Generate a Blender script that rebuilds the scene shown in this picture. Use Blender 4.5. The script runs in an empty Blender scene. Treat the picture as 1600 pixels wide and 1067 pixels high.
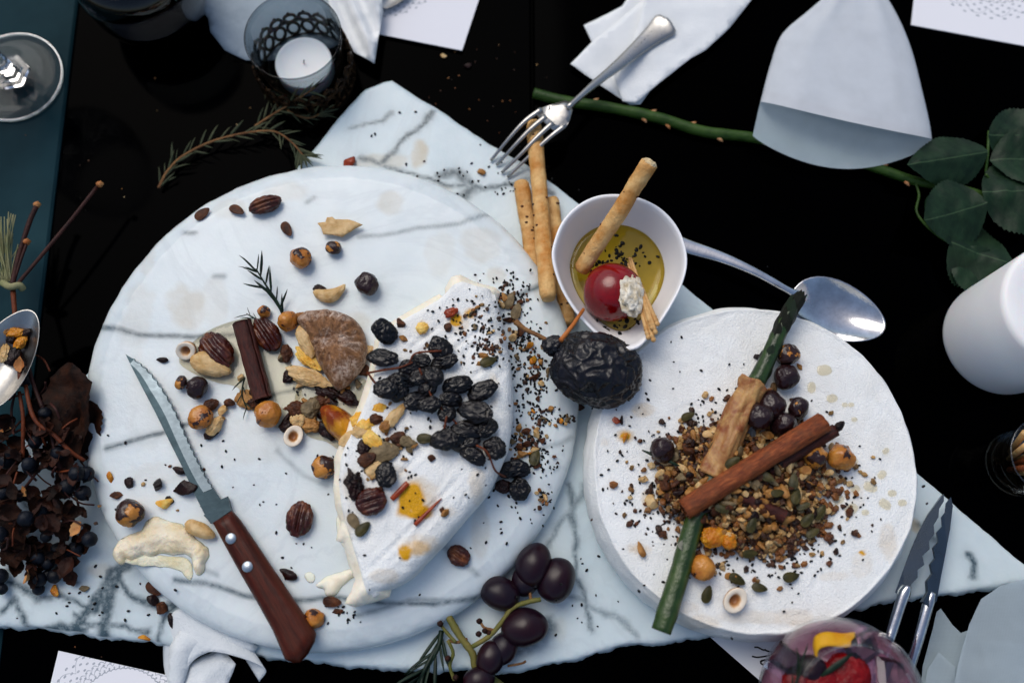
import bpy, math, random
import numpy as np
from mathutils import Vector, Matrix, noise, geometry

random.seed(11)
rng = np.random.default_rng(5)
S = bpy.context.scene
C = S.collection

# ------------------------------------------------------------------ camera
TILT = math.radians(14.0)
FOC = 1600 * 35 / 36.0
DIST = 0.6376
CAM = Vector((0, -DIST * math.sin(TILT), DIST * math.cos(TILT)))
cam_data = bpy.data.cameras.new("camera")
cam = bpy.data.objects.new("camera", cam_data)
C.objects.link(cam)
cam.location = CAM
cam.rotation_euler = (TILT, 0, 0)
cam_data.lens = 35
cam_data.sensor_width = 36
cam_data.clip_start = 0.01
cam_data.clip_end = 200
cam_data.dof.use_dof = True
cam_data.dof.focus_distance = DIST - 0.040
cam_data.dof.aperture_fstop = 3.2
S.camera = cam

# ------------------------------------------------------------------ sky, sun, exposure
SUN_EL, SUN_AZ = math.radians(56), math.radians(-32)      # azimuth from +Y towards +X
wd = bpy.data.worlds.new("World")
S.world = wd
wd.use_nodes = True
nt = wd.node_tree
sky = nt.nodes.new("ShaderNodeTexSky")
sky.sky_type = 'NISHITA'
sky.sun_disc = False
sky.sun_elevation = SUN_EL
sky.sun_rotation = SUN_AZ
sky.air_density = 1.1
sky.dust_density = 3.0
sky.ozone_density = 0.9
nt.links.new(sky.outputs[0], nt.nodes["Background"].inputs[0])
nt.nodes["Background"].inputs[1].default_value = 0.14
sd = bpy.data.lights.new("sun", 'SUN')
sd.energy = 1.35
sd.angle = math.radians(40)
sd.color = (1.0, 0.98, 0.93)
so = bpy.data.objects.new("sun", sd)
C.objects.link(so)
sdir = Vector((math.sin(SUN_AZ) * math.cos(SUN_EL), math.cos(SUN_AZ) * math.cos(SUN_EL), math.sin(SUN_EL)))
so.rotation_euler = sdir.to_track_quat('Z', 'Y').to_euler()
so.location = sdir * 3
S.view_settings.view_transform = 'Standard'
S.view_settings.look = 'None'
S.view_settings.gamma = 1
S.view_settings.exposure = -0.1
S.render.engine = 'CYCLES'
S.cycles.use_denoising = True
S.cycles.max_bounces = 10
S.cycles.transparent_max_bounces = 12
S.cycles.caustics_reflective = False
S.cycles.caustics_refractive = False

# ------------------------------------------------------------------ layout helpers
ZS, ZD, ZC, ZW = 0.012, 0.030, 0.042, 0.058       # tops: slab, marble disc, cheese wheel, cheese wedge
CT, ST = math.cos(TILT), math.sin(TILT)


def W(px, py, z=0.0):
    """point of the place at height z seen at a spot of the photograph (1600 wide)"""
    x, y = (px - 800) / FOC, -(py - 533.5) / FOC
    d = Vector((x, y * CT + ST, y * ST - CT))
    return CAM + d * ((z - CAM.z) / d.z)


def mm(p, z=0.03):
    return p * (DIST - z) / FOC


def in_poly(P, poly):
    P = np.asarray(P, float); poly = np.asarray(poly, float)
    x, y = P[:, 0], P[:, 1]
    ins = np.zeros(len(P), bool)
    j = len(poly) - 1
    for i in range(len(poly)):
        xi, yi = poly[i]; xj, yj = poly[j]
        c = ((yi > y) != (yj > y))
        with np.errstate(divide='ignore', invalid='ignore'):
            ins ^= c & (x < (xj - xi) * (y - yi) / (yj - yi + 1e-30) + xi)
        j = i
    return ins


def line_dist(P, poly, closed=False):
    P = np.asarray(P, float)[:, :2]; poly = np.asarray(poly, float)[:, :2]
    d = np.full(len(P), 1e9)
    n = len(poly)
    for i in range(n if closed else n - 1):
        a = poly[i]; b = poly[(i + 1) % n]; ab = b - a
        t = np.clip(((P - a) @ ab) / (ab @ ab + 1e-20), 0, 1)
        d = np.minimum(d, np.linalg.norm(P - (a + t[:, None] * ab), axis=1))
    return d


def nz(x, y=0, z=0, s=1.0):
    return noise.noise(Vector((x * s + 11.3, y * s - 4.7, z * s + 2.1)))


def spline(pts, per=6, closed=False):
    """Catmull-Rom through the points"""
    P = [Vector(p) for p in pts]
    n = len(P)
    if n < 3 and not closed:
        return [P[0].lerp(P[-1], i / per) for i in range(per + 1)]
    out = []
    rng_ = range(n) if closed else range(n - 1)
    for i in rng_:
        if closed:
            a, b, c, d = P[(i - 1) % n], P[i], P[(i + 1) % n], P[(i + 2) % n]
        else:
            b, c = P[i], P[i + 1]
            a = P[i - 1] if i else b * 2 - c
            d = P[i + 2] if i + 2 < n else c * 2 - b
        for k in range(per):
            t = k / per
            out.append(0.5 * ((2 * b) + (c - a) * t + (2 * a - 5 * b + 4 * c - d) * t * t + (3 * b - a - 3 * c + d) * t ** 3))
    if not closed:
        out.append(P[-1])
    return out


# ------------------------------------------------------------------ mesh helpers
def mesh(V, F, smooth=True, name="mesh"):
    m = bpy.data.meshes.new(name)
    m.from_pydata([tuple(v) for v in V], [], [tuple(f) for f in F])
    m.validate()
    m.polygons.foreach_set("use_smooth", [smooth] * len(m.polygons))
    m.update()
    return m


UNIT = .007


def ob(name, m, mat=None, parent=None, loc=(0, 0, 0), rot=(0, 0, 0), scale=(1, 1, 1)):
    scale = (scale,) * 3 if isinstance(scale, (int, float)) else tuple(scale)
    if max(scale) < .2:                       # a template of radius 1: keep it at nut size so textures have real size
        if not m.get("unit"):
            m.transform(Matrix.Scale(UNIT, 4))
            m["unit"] = 1
        scale = tuple(q / UNIT for q in scale)
    o = bpy.data.objects.new(name, m)
    C.objects.link(o)
    if mat is not None and m is not None:
        if not m.materials:
            m.materials.append(mat)
        if m.materials[0] != mat:
            o.material_slots[0].link = 'OBJECT'
            o.material_slots[0].material = mat
    o.location = loc
    o.rotation_euler = rot
    o.scale = scale
    if parent:
        o.parent = parent
    return o


def tag(o, label, cat, group=None):
    o["label"] = label
    o["category"] = cat
    if group:
        o["group"] = group
    return o


def thing(name, label, cat, loc=(0, 0, 0), rot=(0, 0, 0), group=None):
    o = bpy.data.objects.new(name, None)
    C.objects.link(o)
    o.empty_display_size = 0.01
    o.location = loc
    o.rotation_euler = rot
    return tag(o, label, cat, group)


def wob(name, VF, mat, parent=None, smooth=True):
    """an object from world-space vertices; its origin is put at its base"""
    V, F = VF
    A = np.array([tuple(v) for v in V], float)
    if parent is not None:
        base = np.array(parent.location)
    else:
        base = np.array([A[:, 0].mean(), A[:, 1].mean(), A[:, 2].min()])
    m = mesh(A - base, F, smooth)
    return ob(name, m, mat, parent, (0, 0, 0) if parent else tuple(base))


def join(parts):
    V, F = [], []
    for v, f in parts:
        k = len(V)
        V += [tuple(p) for p in v]
        F += [tuple(i + k for i in g) for g in f]
    return V, F


def tube(pts, r, n=8, ry=None, up=None):
    """tube along points; r may be a list; ry gives a second (vertical) radius for flat bars"""
    P = [Vector(p) for p in pts]
    N = len(P)
    R = [r] * N if isinstance(r, (int, float)) else list(r)
    RY = R if ry is None else ([ry] * N if isinstance(ry, (int, float)) else list(ry))
    V, F = [], []
    prev = None
    for i in range(N):
        t = (P[min(i + 1, N - 1)] - P[max(i - 1, 0)]).normalized()
        if up is not None:
            a = t.cross(Vector(up)).normalized()
        elif prev is None:
            a = t.cross(Vector((0, 0, 1)))
            a = a.normalized() if a.length > 1e-4 else Vector((1, 0, 0))
        else:
            a = (prev - t * prev.dot(t)).normalized()
        prev = a
        b = a.cross(t)
        for k in range(n):
            an = 2 * math.pi * k / n
            V.append(P[i] + a * math.cos(an) * R[i] + b * math.sin(an) * RY[i])
    for i in range(N - 1):
        for k in range(n):
            F.append((i * n + k, i * n + (k + 1) % n, (i + 1) * n + (k + 1) % n, (i + 1) * n + k))
    V += [P[0], P[-1]]
    for k in range(n):
        F.append((len(V) - 2, (k + 1) % n, k))
        F.append((len(V) - 1, (N - 1) * n + k, (N - 1) * n + (k + 1) % n))
    return V, F


def lathe(prof, n=48, cx=0, cy=0, sx=1, sy=1, closed=False):
    V, F, idx = [], [], []
    for r, z in prof:
        if r < 1e-7:
            idx.append([len(V)] * n); V.append((cx, cy, z))
        else:
            idx.append(list(range(len(V), len(V) + n)))
            for k in range(n):
                a = 2 * math.pi * k / n
                V.append((cx + sx * r * math.cos(a), cy + sy * r * math.sin(a), z))
    m = len(prof)
    for i in range(m if closed else m - 1):
        A, B = idx[i], idx[(i + 1) % m]
        for k in range(n):
            f = []
            for q in (A[k], A[(k + 1) % n], B[(k + 1) % n], B[k]):
                if q not in f:
                    f.append(q)
            if len(f) > 2:
                F.append(f)
    return V, F


def ico(sub):
    t = (1 + 5 ** .5) / 2
    V = [Vector(v).normalized() for v in ((-1, t, 0), (1, t, 0), (-1, -t, 0), (1, -t, 0), (0, -1, t), (0, 1, t), (0, -1, -t), (0, 1, -t), (t, 0, -1), (t, 0, 1), (-t, 0, -1), (-t, 0, 1))]
    F = [(0, 11, 5), (0, 5, 1), (0, 1, 7), (0, 7, 10), (0, 10, 11), (1, 5, 9), (5, 11, 4), (11, 10, 2), (10, 7, 6), (7, 1, 8), (3, 9, 4), (3, 4, 2), (3, 2, 6), (3, 6, 8), (3, 8, 9), (4, 9, 5), (2, 4, 11), (6, 2, 10), (8, 6, 7), (9, 8, 1)]
    for _ in range(sub):
        cache, G = {}, []
        def mid(a, b):
            k = (min(a, b), max(a, b))
            if k not in cache:
                V.append(((V[a] + V[b]) / 2).normalized()); cache[k] = len(V) - 1
            return cache[k]
        for a, b, c in F:
            x, y, z = mid(a, b), mid(b, c), mid(c, a)
            G += [(a, x, z), (b, y, x), (c, z, y), (x, y, z)]
        F = G
    return V, F


_ICO = {k: ico(k) for k in range(6)}


def blob(sub, fn):
    V, F = _ICO[sub]
    return [fn(v.copy()) for v in V], F


def flat_cdt(outline, step, jit=0.25, seed=0):
    """points and triangles filling an outline; boundary points come first"""
    r = np.random.default_rng(seed)
    O = [Vector((p[0], p[1])) for p in outline]
    B = []
    for i in range(len(O)):
        a, b = O[i], O[(i + 1) % len(O)]
        k = max(1, int((b - a).length / step + .5))
        B += [a.lerp(b, j / k) for j in range(k)]
    A = np.array([tuple(p) for p in B])
    x0, y0 = A.min(0); x1, y1 = A.max(0)
    gx, gy = np.meshgrid(np.arange(x0 + step / 2, x1, step), np.arange(y0 + step / 2, y1, step))
    G = np.stack([gx.ravel(), gy.ravel()], 1) + r.uniform(-jit, jit, (gx.size, 2)) * step
    G = G[in_poly(G, A)]
    if len(G):
        G = G[line_dist(G, A, True) > step * .45]
    pts = B + [Vector(g) for g in G]
    nb = len(B)
    v, e, f, ov, oe, of = geometry.delaunay_2d_cdt(pts, [(i, (i + 1) % nb) for i in range(nb)], [], 1, 1e-9)
    v = np.array([tuple(p) for p in v])
    F = []
    for t in f:
        t = list(t)
        a, b, c = v[t[0]], v[t[1]], v[t[2]]
        if (b[0] - a[0]) * (c[1] - a[1]) - (b[1] - a[1]) * (c[0] - a[0]) < 0:
            t.reverse()
        F.append(t)
    return v, F, nb, A


def solid(outline, step, zf, side, seed=0, bottom=True):
    """closed solid over an outline: top height zf(points, distance to edge); side = [(outward offset, z)...] downwards"""
    v, F, nb, A = flat_cdt(outline, step, seed=seed)
    d = line_dist(v, A, True)
    z = zf(v, d)
    V = [(p[0], p[1], h) for p, h in zip(v, z)]
    F = [tuple(t) for t in F]
    nx = np.roll(A, -1, 0) - np.roll(A, 1, 0)
    nrm = np.stack([nx[:, 1], -nx[:, 0]], 1)
    area = np.sum(A[:, 0] * np.roll(A[:, 1], -1) - np.roll(A[:, 0], -1) * A[:, 1])
    nrm /= np.linalg.norm(nrm, axis=1)[:, None] * (1 if area > 0 else -1)
    ring = list(range(nb))
    ccw = area > 0
    for k, (off, zz) in enumerate(side):
        new = []
        for i in range(nb):
            o = off(A[i]) if callable(off) else off
            zz_ = zz(A[i]) if callable(zz) else zz
            new.append(len(V)); V.append((A[i][0] + nrm[i][0] * o, A[i][1] + nrm[i][1] * o, zz_))
        for i in range(nb):
            j = (i + 1) % nb
            q = (ring[i], new[i], new[j], ring[j])
            F.append(q if ccw else q[::-1])
        ring = new
    if bottom:
        F.append(tuple(ring[::-1] if ccw else ring))
    return V, F, v, d


def sheet(outline_px, z0, step=0.004, zf=None, seed=0):
    """a cloth or paper outline of the photograph laid at height z0 (+ zf)"""
    o = [W(x, y, z0) for x, y in outline_px]
    v, F, nb, A = flat_cdt(o, step, seed=seed)
    d = line_dist(v, A, True)
    z = np.full(len(v), z0) if zf is None else z0 + zf(v, d)
    return [(p[0], p[1], h) for p, h in zip(v, z)], F


def thick(o, t=0.0004):
    md = o.modifiers.new("thickness", 'SOLIDIFY')
    md.thickness = t
    md.offset = 0
    return o


def leaf(L, Wd, curl=0.0, fold=0.0, serr=0.0, nu=16, nv=6, rough=0.0, seed=0, tip=1.0):
    V, F = [], []
    for i in range(nu + 1):
        u = i / nu
        w = u ** .68 * (1 - u) ** 1.0 / .315 if 0 < u < 1 else 0.02
        w *= Wd / 2
        if serr and 0 < i < nu:
            w *= 1 + serr * (1 if i % 2 else -.6)
        for j in range(nv + 1):
            s = j / nv * 2 - 1
            x, y = u * L, s * w
            z = curl * (u - .3) ** 2 * L + fold * abs(s) * w
            if rough:
                z += rough * nz(x * 60 + seed, y * 60, seed) + .5 * rough * nz(x * 150, y * 150 + seed, seed)
                y += rough * .6 * nz(x * 80, seed, y * 50)
            V.append((x, y, z))
    for i in range(nu):
        for j in range(nv):
            a = i * (nv + 1) + j
            F.append((a, a + nv + 1, a + nv + 2, a + 1))
    return V, F


# ------------------------------------------------------------------ material helpers
def nodes(name):
    m = bpy.data.materials.new(name)
    m.use_nodes = True
    t = m.node_tree
    return m, t, t.nodes["Principled BSDF"]


def setp(p, **k):
    for a, b in k.items():
        p.inputs[a.replace("_", " ")].default_value = b


def tex(t, scale, detail=4, rough=.55, coord="Object", dist=0.0, rnd=False, vec=None):
    n = t.nodes.new("ShaderNodeTexNoise")
    n.inputs["Scale"].default_value = scale
    n.inputs["Detail"].default_value = detail
    n.inputs["Roughness"].default_value = rough
    n.inputs["Distortion"].default_value = dist
    if vec is None:
        tc = t.nodes.new("ShaderNodeTexCoord")
        vec = tc.outputs[coord]
        if rnd:
            oi = t.nodes.new("ShaderNodeObjectInfo")
            ad = t.nodes.new("ShaderNodeVectorMath"); ad.operation = 'MULTIPLY_ADD'
            cb = t.nodes.new("ShaderNodeCombineXYZ")
            for q in range(3):
                t.links.new(oi.outputs["Random"], cb.inputs[q])
            ad.inputs[1].default_value = (37, 91, 53)
            t.links.new(cb.outputs[0], ad.inputs[0]); t.links.new(vec, ad.inputs[2])
            vec = ad.outputs[0]
    t.links.new(vec, n.inputs["Vector"])
    return n


def deep(c):
    """food and plant colours as pigments: a little deeper and purer than they were picked"""
    if isinstance(c, (int, float)) or min(c) > .55:
        return c
    return tuple(x ** 1.38 for x in c)


def ramp(t, src, stops):
    r = t.nodes.new("ShaderNodeValToRGB")
    e = r.color_ramp.elements
    while len(e) > 1:
        e.remove(e[-1])
    for i, (pos, c) in enumerate(stops):
        q = e[0] if i == 0 else e.new(pos)
        q.position = pos
        q.color = (c, c, c, 1) if isinstance(c, (int, float)) else (*deep(c), 1)
    t.links.new(src, r.inputs[0])
    return r.outputs[0]


def mix(t, fac, a, b, blend='MIX'):
    n = t.nodes.new("ShaderNodeMix")
    n.data_type = 'RGBA'
    n.blend_type = blend
    for key, val in ((0, fac), (6, a), (7, b)):
        if isinstance(val, (int, float)):
            n.inputs[key].default_value = val
        elif isinstance(val, tuple):
            n.inputs[key].default_value = (*val, 1)
        else:
            t.links.new(val, n.inputs[key])
    return n.outputs[2]


def math_(t, op, a, b=None, c=None, clamp=False):
    n = t.nodes.new("ShaderNodeMath"); n.operation = op; n.use_clamp = clamp
    for i, v in enumerate((a, b, c)):
        if v is None:
            continue
        if isinstance(v, (int, float)):
            n.inputs[i].default_value = v
        else:
            t.links.new(v, n.inputs[i])
    return n.outputs[0]


def bump(t, p, h, dist=.001, strength=1.0):
    b = t.nodes.new("ShaderNodeBump")
    b.inputs["Strength"].default_value = strength
    b.inputs["Distance"].default_value = dist
    t.links.new(h, b.inputs["Height"])
    t.links.new(b.outputs[0], p.inputs["Normal"])


def simple(name, c1, c2=None, scale=120, lo=.35, hi=.65, rough=.5, bscale=None, bd=.0005, rnd=True, detail=4, rough2=None, dist=0.0, **kw):
    """two colours mixed by noise, optional noise relief"""
    m, t, p = nodes(name)
    if c2 is None:
        p.inputs["Base Color"].default_value = (*deep(c1), 1)
        n = None
    else:
        n = tex(t, scale, detail, rnd=rnd, dist=dist)
        r = ramp(t, n.outputs[0], [(lo, c1), (hi, c2)])
        t.links.new(r, p.inputs["Base Color"])
        if rough2 is not None:
            t.links.new(ramp(t, n.outputs[0], [(lo, rough), (hi, rough2)]), p.inputs["Roughness"])
    if rough2 is None:
        p.inputs["Roughness"].default_value = rough
    if bscale:
        b = tex(t, bscale, 5, .6, rnd=rnd)
        bump(t, p, b.outputs[0], bd)
    kw.setdefault('Specular_IOR_Level', .25)
    setp(p, **kw)
    return m


def attr(t, name):
    a = t.nodes.new("ShaderNodeAttribute")
    a.attribute_name = name
    return a.outputs["Fac"]


def put_attr(m, name, vals):
    a = m.attributes.new(name, 'FLOAT', 'POINT')
    full = np.zeros(len(m.vertices), np.float32)
    full[:len(vals)] = vals
    a.data.foreach_set("value", full)

# ------------------------------------------------------------------ materials
def marble(name, tint=(.78, .79, .80), stainc=(.47, .38, .24), cloud=.10):
    m, t, p = nodes(name)
    n1 = tex(t, 14, 5, .6)
    n2 = tex(t, 60, 6, .65)
    base = mix(t, ramp(t, n1.outputs[0], [(.35, 0), (.7, 1)]), tint, (tint[0] - cloud * 1.15, tint[1] - cloud, tint[2] - cloud * .8))
    n5 = tex(t, 9, 6, .6, dist=1.2)
    base = mix(t, ramp(t, n5.outputs[0], [(.47, 0), (.5, .20), (.53, 0)]), base, (.42, .47, .50))
    base = mix(t, ramp(t, n2.outputs[0], [(.45, 0), (.75, .35)]), base, (tint[0] - .13, tint[1] - .12, tint[2] - .1))
    st = math_(t, 'MULTIPLY', attr(t, "stain"), ramp(t, n2.outputs[0], [(.3, .55), (.6, 1)]))
    base = mix(t, st, base, stainc)
    n3 = tex(t, 210, 4, .7)
    v = math_(t, 'MULTIPLY', attr(t, "vein"), ramp(t, n3.outputs[0], [(.25, .6), (.55, 1)]))
    base = mix(t, v, base, (.05, .085, .105))
    t.links.new(base, p.inputs["Base Color"])
    t.links.new(ramp(t, n2.outputs[0], [(.3, .10), (.7, .26)]), p.inputs["Roughness"])
    n4 = tex(t, 420, 3, .6)
    bump(t, p, n4.outputs[0], .00012)
    setp(p, Specular_IOR_Level=.35, Subsurface_Weight=.08, Subsurface_Scale=.004)
    return m


def rind(name):
    m, t, p = nodes(name)
    n1 = tex(t, 45, 5, .6)
    base = mix(t, ramp(t, n1.outputs[0], [(.4, 0), (.72, 1)]), (.87, .885, .865), (.80, .80, .765))
    n2 = tex(t, 130, 5, .65)
    st = math_(t, 'MULTIPLY', attr(t, "stain"), ramp(t, n2.outputs[0], [(.32, .45), (.6, 1)]))
    base = mix(t, st, base, (.60, .42, .20))
    am = math_(t, 'MULTIPLY', math_(t, 'MULTIPLY', attr(t, "amber"), 1.5, clamp=True), ramp(t, n2.outputs[0], [(.3, .6), (.46, 1)]))
    base = mix(t, am, base, (.66, .33, .008))
    t.links.new(base, p.inputs["Base Color"])
    t.links.new(ramp(t, math_(t, 'MAXIMUM', st, am), [(0, .62), (.6, .22)]), p.inputs["Roughness"])
    # fine woven crease relief of the bloomy skin
    tc = t.nodes.new("ShaderNodeTexCoord")
    mp = t.nodes.new("ShaderNodeMapping"); mp.inputs["Scale"].default_value = (1, .28, 1); mp.inputs["Rotation"].default_value = (0, 0, .75)
    t.links.new(tc.outputs["Object"], mp.inputs[0])
    n3 = tex(t, 150, 6, .65, vec=mp.outputs[0])
    n4 = tex(t, 900, 3, .6)
    h = math_(t, 'ADD', n3.outputs[0], math_(t, 'MULTIPLY', n4.outputs[0], .9))
    bump(t, p, h, .0008)
    setp(p, Subsurface_Weight=.05, Subsurface_Scale=.002, Specular_IOR_Level=.15)
    p.inputs["Subsurface Radius"].default_value = (1, .8, .6)
    return m


def metal(name, c=(.62, .62, .62), rough=.16, wear=.2):
    m, t, p = nodes(name)
    n = tex(t, 90, 6, .7)
    t.links.new(ramp(t, n.outputs[0], [(.3, rough), (.75, rough + wear)]), p.inputs["Roughness"])
    t.links.new(ramp(t, n.outputs[0], [(.3, c), (.75, tuple(x * .72 for x in c))]), p.inputs["Base Color"])
    n2 = tex(t, 500, 3, .6)
    bump(t, p, n2.outputs[0], .00005)
    setp(p, Metallic=1.0)
    return m


def glass(name, col=(1, 1, 1), rough=0.0, ior=1.48):
    m, t, p = nodes(name)
    setp(p, Transmission_Weight=1.0, Roughness=rough, IOR=ior)
    p.inputs["Base Color"].default_value = (*col, 1)
    return m


def clear(name, tint, ior=1.4, gloss=1.0):
    """still liquid in a thin layer: tinted clear body under a glossy skin"""
    m, t, p = nodes(name)
    out = t.nodes["Material Output"]
    t.nodes.remove(p)
    tp = t.nodes.new("ShaderNodeBsdfTransparent"); tp.inputs[0].default_value = (*tint, 1)
    gl = t.nodes.new("ShaderNodeBsdfGlossy"); gl.inputs["Roughness"].default_value = .04
    lw = t.nodes.new("ShaderNodeLayerWeight"); lw.inputs[0].default_value = .5
    f0 = ((ior - 1) / (ior + 1)) ** 2 * gloss
    fac = math_(t, 'MULTIPLY_ADD', math_(t, 'POWER', lw.outputs["Facing"], 4.0), .8, f0)
    mx = t.nodes.new("ShaderNodeMixShader")
    t.links.new(fac, mx.inputs[0]); t.links.new(tp.outputs[0], mx.inputs[1]); t.links.new(gl.outputs[0], mx.inputs[2])
    t.links.new(mx.outputs[0], out.inputs["Surface"])
    return m


def sheer(name, col, alpha, spec=.2):
    """thin cloth: woven threads that let part of the light through"""
    m, t, p = nodes(name)
    out = t.nodes["Material Output"]
    t.nodes.remove(p)
    df = t.nodes.new("ShaderNodeBsdfDiffuse"); tr = t.nodes.new("ShaderNodeBsdfTranslucent"); tp = t.nodes.new("ShaderNodeBsdfTransparent")
    n = tex(t, 60, 4)
    c = mix(t, ramp(t, n.outputs[0], [(.35, 0), (.7, 1)]), col, tuple(x * .9 for x in col))
    t.links.new(c, df.inputs[0]); t.links.new(c, tr.inputs[0])
    # weave: two thread waves decide how open the cloth is
    tc = t.nodes.new("ShaderNodeTexCoord")
    ws = []
    for ax in ('X', 'Y'):
        w = t.nodes.new("ShaderNodeTexWave"); w.wave_type = 'BANDS'; w.bands_direction = ax
        w.inputs["Scale"].default_value = 420; w.inputs["Distortion"].default_value = .6
        t.links.new(tc.outputs["Object"], w.inputs[0]); ws.append(w.outputs["Fac"])
    weave = math_(t, 'MULTIPLY', ws[0], ws[1])
    m1 = t.nodes.new("ShaderNodeMixShader"); m1.inputs[0].default_value = .3
    t.links.new(df.outputs[0], m1.inputs[1]); t.links.new(tr.outputs[0], m1.inputs[2])
    m2 = t.nodes.new("ShaderNodeMixShader")
    t.links.new(math_(t, 'MULTIPLY_ADD', weave, -.22, alpha, clamp=True), m2.inputs[0])
    t.links.new(tp.outputs[0], m2.inputs[1]); t.links.new(m1.outputs[0], m2.inputs[2])
    t.links.new(m2.outputs[0], out.inputs["Surface"])
    return m


def lace_print(name, period=1.0):
    """white card with a pale grey lace rosette printed round the object's origin"""
    m, t, p = nodes(name)
    tc = t.nodes.new("ShaderNodeTexCoord")
    sp = t.nodes.new("ShaderNodeSeparateXYZ")
    t.links.new(tc.outputs["Object"], sp.inputs[0])
    x, y = sp.outputs[0], sp.outputs[1]
    r = math_(t, 'SQRT', math_(t, 'ADD', math_(t, 'MULTIPLY', x, x), math_(t, 'MULTIPLY', y, y)))
    th = math_(t, 'ARCTAN2', y, x)

    def scallop(r0, amp, nn, w):
        k = math_(t, 'MULTIPLY_ADD', math_(t, 'ABSOLUTE', math_(t, 'SINE', math_(t, 'MULTIPLY', th, nn / 2))), amp, r0)
        return math_(t, 'LESS_THAN', math_(t, 'ABSOLUTE', math_(t, 'SUBTRACT', r, k)), w)

    def dots(r0, r1, nn, nr, thr):
        a = math_(t, 'SINE', math_(t, 'MULTIPLY', th, nn))
        b = math_(t, 'SINE', math_(t, 'MULTIPLY', math_(t, 'SUBTRACT', r, r0), math.pi * nr / (r1 - r0)))
        q = math_(t, 'GREATER_THAN', math_(t, 'MULTIPLY', a, b), thr)
        return math_(t, 'MULTIPLY', q, math_(t, 'MULTIPLY', math_(t, 'GREATER_THAN', r, r0), math_(t, 'LESS_THAN', r, r1)))
    s = period
    pat = scallop(.033 * s, .0006, 60, .00035)
    for q in (scallop(.036 * s, .0018, 48, .00028), scallop(.0395 * s, .0018, 48, .00028), dots(.0335 * s, .036 * s, 60, 1, .45),
              dots(.0375 * s, .042 * s, 48, 2, .5), dots(.042 * s, .055 * s, 36, 5, .62), scallop(.046 * s, .006, 18, .00022)):
        pat = math_(t, 'MAXIMUM', pat, q)
    n = tex(t, 900, 3)
    ink = math_(t, 'MULTIPLY', pat, ramp(t, n.outputs[0], [(.35, .6), (.6, .95)]))
    t.links.new(mix(t, ink, (.78, .78, .81), (.30, .33, .37)), p.inputs["Base Color"])
    setp(p, Roughness=.7, Specular_IOR_Level=.2)
    return m


M = {}
M['table'] = simple('black_glass', (.0006, .0007, .0012), (.0014, .0016, .0026), 9, rough=.05, rnd=False, Specular_IOR_Level=.006)
M['table_teal'] = simple('teal_glass', (.050, .108, .125), (.022, .055, .068), 9, rough=.2, rnd=False, Specular_IOR_Level=.008)
M['table_slate'] = simple('slate_glass', (.0006, .0008, .0014), (.0018, .0025, .0042), 6, rough=.08, rnd=False, Specular_IOR_Level=.004)
M['marble_disc'] = marble('marble_disc', (.72, .775, .775), cloud=.11)
M['marble_slab'] = marble('marble_slab', (.64, .72, .73), cloud=.13)
M['rind'] = rind('bloomy_rind')
M['paste'] = simple('cheese_paste', (.84, .77, .60), (.87, .82, .70), 90, rough=.42, bscale=260, bd=.0006, Subsurface_Weight=.2, Subsurface_Scale=.004)
M['butter'] = simple('soft_cheese', (.82, .71, .50), (.87, .79, .62), 90, rough=.38, bscale=200, bd=.0016, Subsurface_Weight=.2, Subsurface_Scale=.004)
M['steel'] = metal('steel', (.74, .74, .75), .06, .10)
M['tong_steel'] = metal('tong_steel', (.24, .27, .29), .18, .16)
M['silver'] = metal('worn_silver', (.56, .55, .53), .2, .3)
M['blade'] = metal('blade_steel', (.11, .15, .17), .25, .22)
M['blade_edge'] = metal('ground_steel', (.30, .35, .38), .25, .2)
M['rivet'] = metal('rivet_steel', (.6, .66, .7), .3, .2)
M['porcelain'] = simple('white_glaze', (.85, .85, .86), rough=.14, Coat_Weight=.3)
M['oil'] = clear('herb_oil', (.90, .82, .40))
M['pepper'] = simple('red_pepper_skin', (.36, .004, .012), (.22, .002, .006), 60, rough=.13, bscale=90, bd=.0006, Coat_Weight=.5)
M['filling'] = simple('white_filling', (.78, .74, .64), (.6, .52, .38), 260, rough=.6, bscale=400, bd=.001)
M['bread'] = simple('breadstick_crust', (.60, .32, .10), (.78, .56, .29), 90, rough=.55, bscale=260, bd=.0014)
M['bread_in'] = simple('breadstick_crumb', (.82, .72, .52), (.7, .55, .34), 400, rough=.8, bscale=600, bd=.001)
M['straw'] = simple('toothpick_wood', (.58, .36, .16), (.70, .50, .27), 300, rough=.55, bscale=500, bd=.0003)
M['cinn_toothpick'] = simple('orange_wood', (.50, .19, .05), (.60, .26, .08), 300, rough=.5)
M['black_fruit'] = simple('dried_black_skin', (.008, .007, .013), (.022, .016, .026), 70, rough=.20, rough2=.36, bscale=260, bd=.0006, Coat_Weight=.12, Specular_IOR_Level=.35)
M['raisin'] = simple('raisin_skin', (.005, .003, .005), (.016, .007, .009), 120, rough=.22, rough2=.42, bscale=350, bd=.0003, Specular_IOR_Level=.4)
M['raisin_red'] = simple('raisin_skin_red', (.07, .02, .014), (.03, .011, .012), 120, rough=.3, bscale=500, bd=.0005)
M['twig'] = simple('dry_twig', (.22, .12, .06), (.36, .22, .11), 160, rough=.8, bscale=400, bd=.0008)
M['twig_dark'] = simple('purple_brown_twig', (.06, .022, .018), (.11, .04, .028), 120, rough=.6, bscale=300, bd=.0006)
M['twig_red'] = simple('orange_brown_twig', (.24, .075, .022), (.15, .045, .016), 120, rough=.6, bscale=300, bd=.0006)
M['rosemary'] = simple('rosemary_green', (.012, .035, .022), (.03, .065, .034), 150, rough=.45, bscale=400, bd=.0003)
M['rosemary_dry'] = simple('dry_rosemary', (.075, .095, .055), (.14, .15, .09), 120, rough=.7)
M['rose_green'] = simple('rose_stem_green', (.045, .10, .018), (.085, .155, .035), 90, rough=.45, bscale=200, bd=.0005)
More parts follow.
